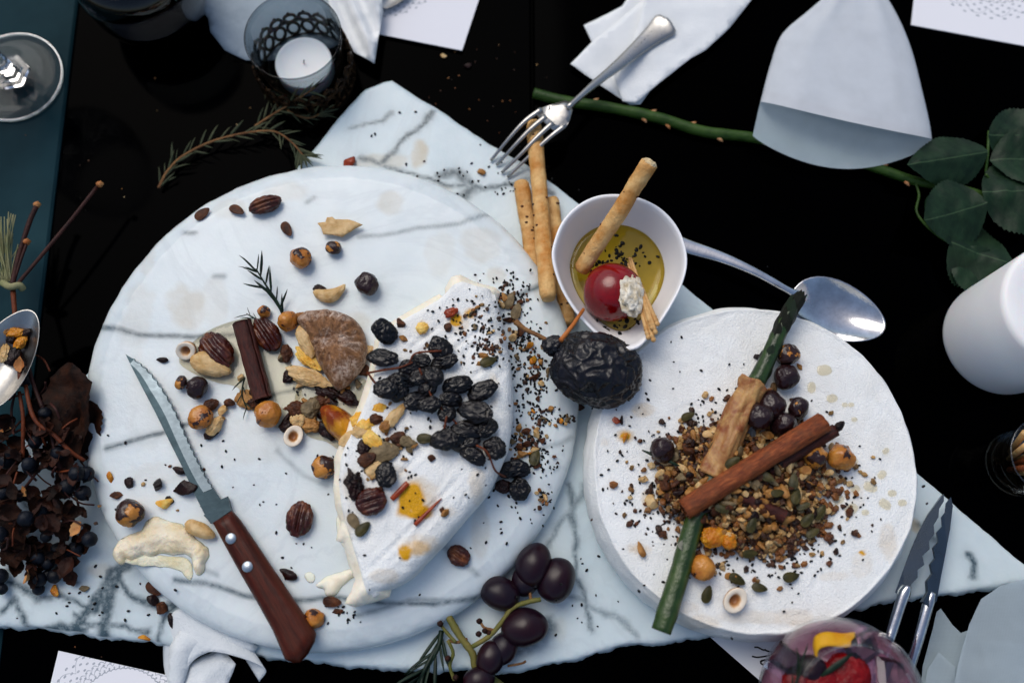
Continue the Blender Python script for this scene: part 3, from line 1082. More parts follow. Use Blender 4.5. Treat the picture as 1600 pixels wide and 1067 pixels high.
# ground bevel, a second brighter plane along the edge
bev = [(x - 1, y + 1) for x, y in edge[4:-3]] + [(q.x - 15 + 9 * max(0, 1 - i / 14), q.y + 7) for i, q in enumerate(e0[4:-3])][::-1]
b = wob("ground_edge", plate(bev, KZ + .00035, .0005, .02, soft=0), M['blade_edge'], kn, smooth=False)
wob("bolster", plate([(318, 805), (356, 777), (361, 797), (331, 818)], KZ + .001, .003, .02, soft=0), M['blade'], kn, smooth=False)
hd_px = [(331, 816), (360, 798), (372, 812), (398, 850), (428, 895), (455, 935), (482, 975), (491, 990), (489, 1002), (478, 1022), (467, 1034), (455, 1035), (444, 1030), (425, 985), (400, 940), (375, 897), (350, 852)]
ho = [W(x, y, KZ + .006) for x, y in hd_px]
V, F, _, _ = solid(ho, .002, lambda v, d: KZ + .0075 - .0035 * np.clip(1 - d / .005, 0, 1) ** 2, [(.0004, KZ + .0015), (-.0003, KZ - .002), (-.0012, KZ - .0035)], seed=2)
A = np.array(V)
# the handle's own x axis runs along its length for the grain
ax = (W(470, 1015, KZ) - W(345, 806, KZ)); ang = math.atan2(ax.y, ax.x)
hc = W(405, 905, ZD)
R = Matrix.Rotation(-ang, 3, 'Z')
loc = [R @ (Vector(v) - hc) for v in V]
hm = ob("handle", mesh(loc, F), M['knife_wood'], kn, hc - kn.location, (0, 0, ang))
for x, y in ((361, 841), (387, 885)):
    c = W(x, y, KZ + .0072)
    r = lathe([(0, .0012), (.0028, .0011), (.0031, .0007), (.0032, -.002)], 24)
    rv = wob("rivet", ([(c.x + a, c.y + b_, c.z + d_) for a, b_, d_ in r[0]], r[1]), M['rivet'], kn)
    rv.parent = hm
    rv.matrix_parent_inverse = (Matrix.Translation(hm.location) @ Matrix.Rotation(ang, 4, 'Z')).inverted()

# ------------------------------------------------------------------ fork
fk = thing("dinner_fork", "old silver fork with tines on the marble slab and handle on a white napkin", "fork", W(880, 170, ZS))
hp = spline([W(886, 170, .030), (W(925, 135, .024)), W(965, 103, .017), W(1005, 68, .012), W(1030, 47, .011), W(1046, 33, .012)], 6)
n = len(hp)
wd_ = [mm(w, .02) for w in np.interp(np.linspace(0, 1, n), [0, .1, .3, .5, .75, .9, .97, 1], [5, 5.5, 8, 12, 19, 24, 20, 8])]
ht_ = list(np.interp(np.linspace(0, 1, n), [0, .3, 1], [.0022, .0018, .0013]))
wob("handle", tube(hp, wd_, 14, ry=ht_, up=(0, 0, 1)), M['silver'], fk)
palm_px = [(892, 158), (895, 171), (891, 186), (884, 198), (874, 203), (864, 201), (856, 194), (848, 186), (840, 178), (836, 172), (850, 165), (868, 160), (882, 156)]
pz = lambda v: -.006 * np.clip(np.hypot(v[:, 0] - W(885, 168, .03).x, v[:, 1] - W(885, 168, .03).y) / .03, 0, 1) ** 1.5
palm = wob("palm", plate(palm_px, .0305, .0018, .003, pz), M['silver'], fk)
for a, b, c, d in (((846, 171), (820, 190), (795, 217), (767, 251)), ((853, 182), (828, 203), (802, 230), (776, 258)), ((864, 192), (840, 214), (813, 242), (784, 270)), ((882, 197), (860, 214), (830, 241), (793, 277))):
    P = spline([W(*a, .0285), W(*b, .0268), W(*c, .022), W(*d, ZS + .0016)], 6)
    wob("tine", tube(P, list(np.linspace(.0019, .0010, len(P))), 10, ry=list(np.linspace(.0013, .0009, len(P))), up=(0, 0, 1)), M['silver'], fk).parent = palm
# worn engraved maker's line on the handle (unreadable strokes)
E_ = []
for k in range(17):
    t = k / 16
    q = W(978 + (1020 - 978) * t, 92 + (46 - 92) * t, .0165 - .004 * t)
    big = 2.4 if 6 <= k <= 9 else 1.3
    sgn = 1 if k % 2 else -1
    a = q + Vector((.0004 * big * sgn, .0005 * big, 0)); b_ = q - Vector((.0002 * big, .0004 * big * sgn, 0))
    E_.append(tube([a, b_], .00016, 5))
wob("engraving", join(E_), M['engrave'], fk)


# ------------------------------------------------------------------ spoons
def spoon_bowl(tip, neck, width, z, depth):
    """dish with thickness; tip and neck are photo points, width in photo px"""
    a, b = W(*neck, z), W(*tip, z)
    L = (b - a).length; ux = (b - a).normalized(); uy = Vector((-ux.y, ux.x, 0))
    NU, NV = 30, 36
    V, F = [], []
    wv = mm(width, z) / 2
    for lay in (0, 1):
        for i in range(NU + 1):
            q = i / NU
            for k in range(NV):
                an = 2 * math.pi * k / NV
                egg = 1 - .18 * math.cos(an)
                x = L * .5 + L * .5 * q * math.cos(an); y = wv * q * math.sin(an) * egg
                h = -depth * (1 - q ** 2.2) - (.0011 if lay else 0) * (1 if q < .98 else .6)
                p = a + ux * x + uy * y
                V.append((p.x, p.y, z + h))
    n1 = (NU + 1) * NV
    for lay in (0, 1):
        o_ = lay * n1
        for i in range(NU):
            for k in range(NV):
                f = (o_ + i * NV + k, o_ + (i + 1) * NV + k, o_ + (i + 1) * NV + (k + 1) % NV, o_ + i * NV + (k + 1) % NV)
                F.append(f if lay == 0 else f[::-1])
    for k in range(NV):
        F.append((NU * NV + k, n1 + NU * NV + k, n1 + NU * NV + (k + 1) % NV, NU * NV + (k + 1) % NV))
    return V, F


sp = thing("table_spoon", "shiny empty table spoon on the black table behind the cheese wheel", "spoon", W(1230, 455, 0))
wob("bowl", spoon_bowl((1383, 514), (1238, 458), 96, .0115, .0085), M['steel'], sp)
P = spline([W(1247, 462, .0105), W(1225, 450, .013), W(1180, 425, .014), W(1130, 403, .013), W(1080, 387, .012), W(1030, 370, .0115)], 6)
wob("handle", tube(P, [mm(w) for w in np.interp(np.linspace(0, 1, len(P)), [0, .15, .4, .8, 1], [9, 6, 7, 12, 15])], 14, ry=.0014, up=(0, 0, 1)), M['steel'], sp)

sp2 = thing("serving_spoon", "silver spoon with nut relish in its bowl at the left edge beside dried twigs", "spoon", W(5, 560, .01))
wob("bowl", spoon_bowl((50, 485), (-45, 640), 94, .046, .011), M['silver'], sp2)
P = spline([W(-38, 630, .045), W(-60, 660, .047), W(-100, 720, .042), W(-190, 850, .030)], 6)
wob("handle", tube(P, [mm(w) for w in np.linspace(7, 14, len(P))], 12, ry=.0015, up=(0, 0, 1)), M['steel'], sp2)

# ------------------------------------------------------------------ porcelain bowl with oil
bowl = thing("dip_bowl", "white egg-shaped porcelain bowl of herb oil at the corner of the slab", "bowl", W(962, 470, ZS))
rim_px = [(862, 402), (867, 372), (880, 343), (903, 320), (932, 306), (965, 303), (1000, 309), (1032, 325), (1056, 350), (1070, 380), (1074, 412), (1066, 445), (1050, 477), (1030, 508), (1012, 530), (995, 545), (972, 548), (945, 535), (918, 510), (892, 478), (873, 443)]
ZR = .058
rim = spline([W(x, y, ZR) for x, y in rim_px], 4, closed=True)
rc = sum(rim, Vector()) / len(rim)
bc = W(962, 440, ZS)
rings = [(.0, ZS + .0008), (.34, ZS + .0008), (.40, ZS + .0003), (.43, ZS + .002), (.62, ZS + .010), (.80, ZS + .022), (.92, ZS + .034), (.985, ZS + .043), (1.0, ZR - .0008), (.993, ZR), (.975, ZR + .0002), (.955, ZR - .0008), (.925, ZR - .006), (.86, ZS + .032), (.74, ZS + .021), (.56, ZS + .011), (.36, ZS + .0055), (.15, ZS + .004), (0, ZS + .004)]
V, F = [], []
nr = len(rim)
for s, z in rings:
    f = (z - ZS) / (ZR - ZS)
    cc = bc.lerp(rc, f)
    for q in rim:
        d = q - rc
        # towards the foot the egg turns into a circle
        cir = Vector((d.x, d.y, 0)).normalized() * .037
        d2 = Vector((d.x, d.y, 0)).lerp(cir, (1 - s) * .8)
        V.append((cc.x + d2.x * s, cc.y + d2.y * s, z))
for i in range(len(rings) - 1):
    for k in range(nr):
        F.append((i * nr + k, (i + 1) * nr + k, (i + 1) * nr + (k + 1) % nr, i * nr + (k + 1) % nr))
F = [f[::-1] for f in F]
wob("bowl_body", (V, F), M['porcelain'], bowl)
ZO = ZS + .0215
f = (ZO - ZS) / (ZR - ZS); cc = bc.lerp(rc, f)
V, F = [], []
for s, z in ((.0, ZO), (.3, ZO), (.68, ZO), (.735, ZO + .0004), (.742, ZO - .0002), (.64, ZO - .006), (.48, ZO - .0115), (.2, ZO - .0145), (0, ZO - .0145)):
    for q in rim:
        d = q - rc
        cir = Vector((d.x, d.y, 0)).normalized() * .037
        d2 = Vector((d.x, d.y, 0)).lerp(cir, (1 - s) * .8)
        V.append((cc.x + d2.x * s, cc.y + d2.y * s, z))
for i in range(8):
    for k in range(nr):
        F.append((i * nr + k, i * nr + (k + 1) % nr, (i + 1) * nr + (k + 1) % nr, (i + 1) * nr + k))
F = [f[::-1] for f in F]
oil = wob("herb_oil", (V, F), M['oil'], bowl)
# herb flakes
E_ = []
for k in range(85):
    if k < 45:
        x, y = random.gauss(975, 16), random.gauss(402, 14)
    elif k < 68:
        x, y = random.gauss(945, 22), random.gauss(415, 10)
    else:
        x, y = random.uniform(930, 1005), random.gauss(508, 6)
    q = W(x, y, ZO + .0006 + (.004 if y > 495 else 0))
    a = random.uniform(0, 3.14); l = random.uniform(.0006, .0018)
    d = Vector((math.cos(a), math.sin(a), random.uniform(-.2, .2))) * l
    w_ = random.uniform(.5, .9)
    E_.append(([tuple(q + d * v.x + Vector((-d.y, d.x, 0)) * v.y * w_ + Vector((0, 0, .0003 * v.z))) for v in _ICO[1][0]], _ICO[1][1]))
hb = wob("herb_flakes", join(E_), M['seed'], bowl)
hb["kind"] = "stuff"
hb.parent = oil

pc = W(958, 457, ZO + .008)
pep = thing("stuffed_pepper", "glossy red cherry pepper stuffed with white cheese in the oil bowl", "pepper", pc)
pr = mm(48, .04)


def pepfn(v):
    t = math.atan2(v.y, v.x)
    k = 1 + .03 * math.cos(3 * t + .5) * (1 - abs(v.z)) + .02 * nz(v.x, v.y, v.z, 2)
    w = Vector((v.x * pr * k, v.y * pr * .97 * k, v.z * pr * .92))
    d = (v - Vector((.62, -.35, .70)).normalized()).length
    if d < .55:
        w *= 1 - .28 * (1 - d / .55)
    return w


ob("pepper_skin", mesh(*blob(5, pepfn)), M['pepper'], pep)


def fillfn(v):
    k = 1 + .28 * nz(v.x, v.y, v.z, 2.3) + .12 * nz(v.x, v.y, v.z, 6)
    return Vector((v.x * .0085 * k, v.y * .0135 * k, v.z * .006 * k))


ob("cheese_filling", mesh(*blob(4, fillfn)), M['filling'], pep, (.0095, -.0058, .0128), (-.35, .55, -.25))


# ------------------------------------------------------------------ breadsticks
def breadstick(label, a, b, r, broken=False, group="breadsticks by the oil bowl", seed=0):
    a, b = Vector(a), Vector(b)
    t = thing("breadstick", label, "breadstick", a.lerp(b, .5), group=group)
    N = 34
    P, Rr = [], []
    d = (b - a); s = d.cross(Vector((0, 0, 1))).normalized()
    for i in range(N):
        u = i / (N - 1)
        P.append(a.lerp(b, u) + s * .0008 * nz(u * 4 + seed, seed) + Vector((0, 0, .0004 * nz(u * 5, seed + 3))))
        k = 1 + .07 * nz(u * 7, seed * 3.1) + .03 * nz(u * 30, seed)
        e = min(u, 1 - u) / .02
        if not (broken and u > .5):
            k *= (1 - (1 - min(1, e + .55)) ** 2) if e < 1 else 1
        Rr.append(r * k)
    V, F = tube(P, Rr, 16)
    V = [Vector(v) + Vector((.0003 * nz(v[0], v[1], v[2], 260), .0003 * nz(v[1], v[2], v[0], 260), .0003 * nz(v[2], v[0], v[1], 260))) for v in V]
    wob("crust", (V, F), M['bread'], t)
    for k in range(7):
        u = random.uniform(.05, .95); an = random.uniform(-1.2, 1.2)
        c = P[int(u * (N - 1))] + s * math.sin(an) * r * .98 + Vector((0, 0, math.cos(an) * r * .98))
        g = blob(1, lambda v: Vector((v.x * .0011, v.y * .0008, v.z * .0005)) + c)
        wob("seed_fleck", g, M['brown'], t)
    if broken:
        ax = d.normalized()
        def bf(v):
            k = 1 + .3 * nz(v.x, v.y, v.z, 3)
            return v * r * .86 * k
        wob("broken_end", ([b + (Vector(v) - ax * Vector(v).dot(ax) * .55) for v in blob(3, bf)[0]], _ICO[3][1]), M['bread_in'], t)
    return t


breadstick("broken breadstick dipped in the white oil bowl, leaning over its rim", W(907, 423, ZO + .004), W(1015, 255, .083), mm(13.5, .05), True, seed=1)
breadstick("longest breadstick lying under the fork tines, its end on the round board", W(834, 192, .0185), W(856, 468, ZD + .0052), mm(13, .03), seed=2)
breadstick("short breadstick between the round board and the longest breadstick", W(815, 284, ZS + .0053), W(836, 425, ZS + .0053), mm(13, .02), seed=3)
breadstick("breadstick mostly hidden under the left rim of the oil bowl", W(861, 310, ZS + .0050), W(888, 508, ZS + .0050), mm(12, .02), seed=4)

# ------------------------------------------------------------------ toothpicks in the bowl
for k, (x0, y0, x1, y1) in enumerate(((983, 403, 1027, 506), (984, 408, 1019, 512), (986, 404, 1024, 519), (982, 412, 1013, 527), (985, 410, 1021, 531))):
    a, b = W(x0, y0, ZO + .006 + .0009 * k), W(x1, y1, .063 + .0012 * (k % 3))
    t = tag(wob("toothpick", join([tube(spline([a, a.lerp(b, .5), b], 5), list(np.linspace(.0009, .0013, 11)), 8)] + [([tuple(c + Vector(v) * .00155) for v in _ICO[1][0]], _ICO[1][1]) for c in (b, b.lerp(a, .05), b.lerp(a, .10))]), M['straw']),
            "wooden knotted toothpick in the bundle leaning out of the oil bowl", "toothpick", "toothpicks in the oil bowl")
tag(wob("cinnamon_toothpick", tube([W(912, 483, .060), W(895, 508, .066), W(876, 532, .0715)], [.0010, .0012, .0014], 10), M['cinn_toothpick']), "single orange wooden pick between the bowl rim and the black dried fruit", "toothpick")

# ------------------------------------------------------------------ big dried black fruit
fr = thing("dried_black_fruit", "big wrinkled glossy black dried fruit with twig stem beside the oil bowl", "dried fruit", W(932, 577, ZD + .0005))
fc = W(932, 577, ZD + .020)


def fruitfn(v):
    w = 0
    p = Vector((v.x, v.y, v.z))
    q = p + .25 * Vector((nz(p.x, p.y, p.z, 2.2), nz(p.y, p.z, p.x, 2.2), nz(p.z, p.x, p.y, 2.2)))
    d, _ = noise.voronoi(q * 2.6 + Vector((3, 1, 7)))
    cell = min(1, (d[1] - d[0]) * 2.2)
    d2, _ = noise.voronoi(q * 5.5 + Vector((1, 8, 2)))
    c2 = min(1, (d2[1] - d2[0]) * 2)
    k = 1 - .085 * cell - .03 * c2 + .07 * nz(p.x, p.y, p.z, 1.6)
    return Vector((v.x * mm(74, .05) * k, v.y * mm(61, .05) * k, v.z * .0205 * k))


ob("fruit_skin", mesh(*blob(5, fruitfn)), M['black_fruit'], fr, fc - fr.location, (0, 0, -.28))
ob("calyx", mesh(*blob(3, lambda v: Vector((v.x * .007, v.y * .006, v.z * .005)) * (1 + .25 * nz(v.x, v.y, v.z, 3)))), M['black_fruit'], fr, W(866, 540, .052) - fr.location)
wob("stem", tube(spline([W(866, 540, .052), W(845, 526, .050), W(822, 515, .046), W(806, 503, .043)], 5), [.0022, .0017, .0015, .0014, .0014, .0013, .0014, .0013, .0013, .0014, .0014, .0013, .0015, .0016, .0018, .0020], 9), M['twig'], fr)

# ------------------------------------------------------------------ napkins, cloths, cards


def crease(amp, sc, seed=0, rise=0.0):
    def f(v, d):
        return np.array([amp * (1 + nz(x, y, seed, sc)) * .5 + amp * .3 * (1 + nz(x, y, seed + 4, sc * 2.7)) for x, y in v]) + rise * np.clip(d / .02, 0, 1)
    return f


nap = thing("paper_napkin", "white folded napkin lying under the fork handle", "napkin", W(1020, 60, 0))
thick(wob("lower_fold", sheet([(912, 42), (972, 12), (1000, -30), (1110, -40), (1060, 60), (975, 120), (938, 100), (925, 70)], .0012, .004, crease(.0015, 40, 1)), M['napkin'], nap))
thick(wob("middle_fold", sheet([(891, 103), (925, 68), (960, 40), (1030, -20), (1130, -40), (1090, 40), (1000, 165), (984, 166), (935, 134)], .0032, .004, crease(.0022, 45, 2)), M['napkin'], nap))
thick(wob("upper_fold", sheet([(958, 120), (985, 80), (1010, -10), (1040, -45), (1230, -60), (1172, 5), (1140, 45), (1102, 82), (1078, 95), (1034, 130), (992, 164), (972, 162)], .0058, .004, crease(.0035, 38, 3)), M['napkin'], nap))

# sheer folded bag of chiffon
def fan(v, amp):
    c = W(1335, -60, .02)
    a = np.arctan2(v[:, 0] - c.x, c.y - v[:, 1]); r = np.hypot(v[:, 0] - c.x, v[:, 1] - c.y)
    return amp * np.sin(a * 17 + 2 * np.sin(a * 5)) * np.clip(1.2 - r / .10, 0, 1)



ch = thing("chiffon_napkin", "sheer white chiffon napkin folded over the rose stem", "napkin", W(1310, 130, 0))
Lp = spline([Vector((x, y, 0)) for x, y in ((1300, -14), (1262, 18), (1222, 54), (1204, 100), (1188, 160), (1176, 212))], 6)
Rp = spline([Vector((x, y, 0)) for x, y in ((1375, -22), (1404, 28), (1425, 80), (1440, 138), (1452, 190), (1457, 224))], 6)


def at_(P, t):
    k = min(len(P) - 1.001, max(0, t * (len(P) - 1))); i = int(k)
    return P[i].lerp(P[i + 1], k - i)


def pouch(upper, lift, inset=0.0):
    """one side of the soft pouch: rounded across, open at the near end"""
    NT, NS = 30, 44
    V, F = [], []
    for i in range(NT + 1):
        t = i / NT
        for j in range(NS + 1):
            u = (1 - math.cos(math.pi * j / NS)) / 2
            s = math.sin(math.pi * j / NS)
            tt = t * (.80 + .16 * u - .02 * s - inset) if upper else t
            q = at_(Lp, tt).lerp(at_(Rp, tt), u)
            y = q.y + (0 if upper else 46 * math.sin(math.pi * u) ** .8 * t ** 3)
            z = .0118 + (lift * (.35 + .65 * tt) * s ** .7 if upper else -.0012 * s)
            z += .0012 * s * math.sin(u * 21 + 3 * math.sin(u * 6)) * (1 - t) + .0010 * s * nz(u * 5, t * 4, lift * 900)
            V.append(W(q.x, y, z))
    for i in range(NT):
        for j in range(NS):
            a = i * (NS + 1) + j
            F.append((a, a + 1, a + NS + 2, a + NS + 1))
    return V, F


wob("under_layer", pouch(False, 0), M['sheer_in'], ch)
wob("upper_layer", pouch(True, .024), M['sheer'], ch)
wob("inner_layer", pouch(True, .012, .06), M['sheer_in'], ch)

cl = thing("grey_napkin", "grey-blue cloth napkin under the tea-light glass", "napkin", W(450, 40, 0))
thick(wob("flat_fold", sheet([(300, -60), (318, 22), (326, 30), (330, 52), (352, 80), (385, 96), (470, 98), (560, 60), (560, -60)], .0012, .004, crease(.002, 30, 3)), M['cloth_grey'], cl))


def pleat(v, d):
    a, b = W(545, -20, .01), W(600, 100, .01)
    u = np.array(((b - a).normalized().y, -(b - a).normalized().x))
    s = (v[:, 0] - a.x) * u[0] + (v[:, 1] - a.y) * u[1]
    return .006 + .0045 * np.sin(s * 430) * np.clip(d / .004, 0, 1) + crease(.003, 50, 8)(v, d)


thick(wob("pleated_fold", sheet([(500, -60), (520, 30), (545, 70), (556, 92), (588, 110), (594, 70), (601, 30), (594, -60)], .004, .0025, pleat), M['napkin'], cl))


def card(label, pts, center, z, mat, step=.02):
    c = W(*center, z)
    o = [W(x, y, z) - c for x, y in pts]
    V, F, _, _ = solid(o, step, lambda v, d: np.full(len(v), .0006), [(0, 0)])
    return tag(ob("printed_card", mesh(V, F, False), mat, None, c), label, "card", "lace-printed cards")


M['lace'] = lace_print('lace_card')
M['lace_s'] = lace_print('lace_card_small', .82)
card("white lace-printed card at the top edge beside the tea-light glass", [(560, 48), (588, -120), (775, -80), (722, 80)], (600, -60), .0026, M['lace_s'])
card("white lace-printed card at the top right corner above the chiffon", [(1423, 40), (1440, -110), (1680, -70), (1650, 82)], (1550, -75), .0008, M['lace'])
card("white lace-printed card at the bottom left below the slab", [(92, 1016), (40, 1230), (300, 1270), (340, 1072)], (190, 1120), .0008, M['lace_s'])
# teaspoon tip lying on the top card
tsp = thing("tea_spoon", "tip of a small silver spoon on the top lace card", "spoon", W(610, -15, .004))
wob("bowl", spoon_bowl((598, 12), (650, -52), 44, .0085, .0035), M['silver'], tsp)
P = spline([W(646, -48, .0085), W(700, -110, .008), W(760, -190, .006)], 5)
wob("handle", tube(P, .0022, 10, ry=.0012, up=(0, 0, 1)), M['silver'], tsp)

hc_ = thing("handwritten_card", "plain white card with black handwriting under the cheese wheel at the bottom", "card", W(1180, 1050, .0006))
c0 = [(1110, 995), (1300, 990), (1420, 1040), (1330, 1180), (1240, 1110), (1190, 1065)]
o = [W(x, y, .0012) for x, y in c0]
V, F, _, _ = solid(o, .02, lambda v, d: np.full(len(v), .0012), [(0, .0006)])
wob("card_sheet", (V, F), M['card'], hc_, smooth=False)
S1 = [[(275, 238), (300, 239), (318, 247), (340, 258), (356, 258)], [(258, 305), (300, 312), (360, 304), (410, 293), (427, 281), (405, 272), (380, 268), (362, 262), (352, 252)], [(318, 345), (332, 336), (356, 335), (376, 345), (366, 360), (340, 365), (322, 352), (340, 335), (372, 328), (415, 326)], [(330, 362), (355, 372), (388, 373)]]
wob("handwriting", join([tube(spline([W(1120 + x * .2125, 960 + y * .2125, .00135) for x, y in s], 5), .00045, 6, ry=.0001, up=(0, 0, 1)) for s in S1]), M['ink'], hc_)

rb = thing("white_ribbon", "curled white cotton ribbon at the bottom left edge of the slab", "ribbon", W(330, 1020, 0))


def strip(path, w, n=10, twist=None):
    """ribbon along 3D points with a width direction for each"""
    V, F = [], []
    k = len(path)
    for i, (p, d) in enumerate(zip(path, w)):
        for j in range(n + 1):
            s = j / n * 2 - 1
            V.append(Vector(p) + Vector(d) * s)
    for i in range(k - 1):
        for j in range(n):
            a = i * (n + 1) + j
            F.append((a, a + n + 1, a + n + 2, a + 1))
    return V, F


Pth = spline([W(272, 1120, .004), W(268, 1060, .006), W(275, 1015, .012), W(300, 985, .018), W(345, 990, .0175), W(392, 1010, .013), W(384, 1030, .006)], 8)
wd_ = [Vector((0, 0, 1)).lerp(Vector((.35, -.9, .15)), min(1, i / 22)) * .009 + Vector((.006, -.004, 0)) for i in range(len(Pth))]
thick(wob("ribbon_loop", strip(Pth, wd_), M['ribbon'], rb), .0005)
thick(wob("ribbon_end", sheet([(270, 1110), (285, 1060), (296, 1038), (318, 1024), (344, 1015), (358, 1022), (371, 1036), (366, 1050), (358, 1067), (352, 1110)], .010, .003, lambda v, d: .004 * np.clip(d / .012, 0, 1) + crease(.003, 60, 3)(v, d)), M['ribbon'], rb), .0005)
thick(wob("ribbon_fold", sheet([(262, 1090), (266, 1010), (285, 980), (325, 972), (372, 985), (404, 1010), (398, 1018), (340, 1012), (300, 1030), (282, 1090)], .0135, .003, lambda v, d: .005 * np.clip(d / .010, 0, 1) + crease(.002, 60, 9)(v, d)), M['ribbon'], rb), .0005)

gr = thing("grey_ribbon", "wide sheer grey-blue ribbon with frayed ends at the bottom right corner", "ribbon", W(1550, 1000, 0))


def hump(cx, cy, z, hh, ww):
    c = W(cx, cy, z)
    return lambda v, d: hh * np.exp(-((v[:, 0] - c.x) / ww) ** 2) + crease(.002, 50, 6)(v, d)


wob("wide_loop", sheet([(1478, 1120), (1492, 1040), (1508, 975), (1523, 935), (1548, 915), (1580, 905), (1660, 905), (1660, 1120)], .016, .004, hump(1590, 950, .012, .014, .03)), M['sheer_grey'], gr)
wob("under_loop", sheet([(1528, 1000), (1560, 1000), (1620, 1010), (1660, 1060), (1660, 1120), (1550, 1130), (1545, 1060)], .009, .004, crease(.003, 40, 3)), M['sheer_grey'], gr)
fr_px = [(1432, 1120), (1440, 1040), (1462, 955), (1468, 950), (1485, 975), (1499, 988), (1510, 984), (1500, 1040), (1490, 1120)]
wob("frayed_end", sheet(fr_px, .004, .004, crease(.002, 50, 4)), M['sheer_in'], gr)
wob("second_end", sheet([(1430, 1130), (1448, 1045), (1465, 1018), (1490, 1040), (1496, 1130)], .0075, .004, crease(.002, 50, 7)), M['sheer_grey'], gr)
E_ = []
for k in range(46):
    t = k / 46
    b = W(1544 + 26 * t + random.uniform(-2, 2), 1022 + 55 * t, .0125)
    E_.append(tube([b, b + Vector((random.uniform(.001, .005), random.uniform(-.001, .0015), random.uniform(-.001, .001)))], .00012, 4))
fy = wob("frayed_threads", join(E_), M['ribbon'], gr)
fy["kind"] = "stuff"

# ------------------------------------------------------------------ tongs
tg = thing("serving_tongs", "stainless tongs with scalloped jaws leaning on the slab by the cheese wheel", "tongs", W(1430, 900, ZS))
j1 = [(1473, 772), (1468, 778), (1450, 803), (1436, 830), (1424, 858), (1412, 890), (1400, 925), (1412, 935), (1420, 925)]
ed = [(1425, 912), (1434, 902), (1434, 890), (1444, 882), (1441, 868), (1452, 858), (1451, 845), (1459, 834), (1458, 820), (1465, 808), (1466, 795), (1473, 783)]
wob("jaw", plate(j1 + ed, .027, .0010, .02, lambda v: .10 * (v[:, 0] - W(1435, 850, .027).x), soft=0), M['tong_steel'], tg, smooth=False)
j2 = [(1487, 776), (1479, 786), (1477, 800), (1471, 808), (1472, 822), (1463, 832), (1466, 846), (1457, 856), (1460, 872), (1452, 882), (1455, 896), (1446, 908), (1447, 925), (1438, 940), (1450, 950), (1462, 938), (1470, 900), (1479, 862), (1486, 825), (1490, 790)]
wob("jaw", plate(j2, .024, .0010, .02, lambda v: -.25 * (v[:, 0] - W(1470, 850, .024).x), soft=0), M['tong_steel'], tg, smooth=False)
for pts in (((1418, 915, .027), (1408, 940, .026), (1392, 990, .024), (1372, 1050, .02), (1345, 1120, .014)), ((1456, 925, .024), (1447, 955, .024), (1434, 1000, .022), (1421, 1042, .018), (1405, 1100, .013))):
    P = spline([W(*q) for q in pts], 6)
    wob("arm", tube(P, [mm(w) for w in np.interp(np.linspace(0, 1, len(P)), [0, .12, .3, 1], [6, 9, 8, 7.5])], 16, ry=.0028, up=(0, 0, 1)), M['steel'], tg)

# ------------------------------------------------------------------ glassware and candles
tl = thing("tea_light_glass", "round glass tea-light holder with lacy bronze band at the top of the table", "candle holder", W(482, 118, .0025))
zb = 0.0
V, F = lathe([(0, .001), (.020, .001), (.0245, .004), (.0265, .012), (.0285, .026), (.0305, .046), (.0312, .050), (.0300, .0505), (.0291, .046), (.0272, .027), (.0252, .013), (.0235, .0065), (.019, .0045), (0, .0042)], 64)
ob("glass_cup", mesh(V, F), M['cup_glass'], tl)
V, F = lathe([(0, .0048), (.0185, .0048), (.0190, .0055), (.0190, .0165), (.0184, .0172), (.017, .0166), (.006, .0160), (0, .0160)], 48)
cdl = ob("candle", mesh(V, F), M['white_wax'], tl)
wob("wick", tube([Vector((tl.location.x, tl.location.y, tl.location.z + .016)), Vector((tl.location.x + .001, tl.location.y, tl.location.z + .020))], .0004, 6), M['ink'], tl).parent = cdl
E_ = [lathe([(.0318, .0), (.0326, .0008), (.0318, .0018), (.0310, .0008)], 64, closed=True), lathe([(.0318, .0165), (.0325, .0172), (.0318, .018), (.0311, .0172)], 64, closed=True)]
for k in range(20):
    a = 2 * math.pi * k / 20
    u = Vector((-math.sin(a), math.cos(a), 0)); c = Vector((math.cos(a), math.sin(a), 0)) * .0318
    for zc, rr, zr in ((.0095, .0040, .0068), (.0212, .0040, .0042)):
        P = [c + Vector((0, 0, zc)) + u * rr * math.cos(q) + Vector((0, 0, zr * math.sin(q))) for q in np.linspace(0, 2 * math.pi, 15)]
        E_.append(tube(P, .0012, 6))
    a2 = a + math.pi / 20
    c2 = Vector((math.cos(a2), math.sin(a2), 0)) * .0318
    E_.append(([tuple(c2 + Vector((0, 0, .0195)) + v * .0016) for v in _ICO[1][0]], _ICO[1][1]))
    E_.append(([tuple(c + Vector((0, 0, .0265)) + v * .0013) for v in _ICO[1][0]], _ICO[1][1]))
ob("lace_band", mesh(*join(E_)), M['lace_metal'], tl)

wg = thing("wine_glass", "clear stemmed wine glass with hexagonal stem at the top left corner", "glass", W(24, 122, .0004))
V, F = lathe([(0, .0), (.031, .0), (.0328, .0008), (.0332, .0016), (.0325, .0024), (.026, .0030), (.016, .0042), (.010, .0062), (0, .0065)], 64)
foot = ob("foot", mesh(V, F), M['thin_glass'], wg)
ob("foot_rim", mesh(*lathe([(.0325, .0008), (.0336, .0016), (.0328, .0027), (.0316, .0020)], 72, closed=True)), M['rim_glass'], foot)


def hexring(r, z, tw=0):
    return [(r * math.cos(math.pi / 3 * k + tw), r * math.sin(math.pi / 3 * k + tw), z) for k in range(6)]


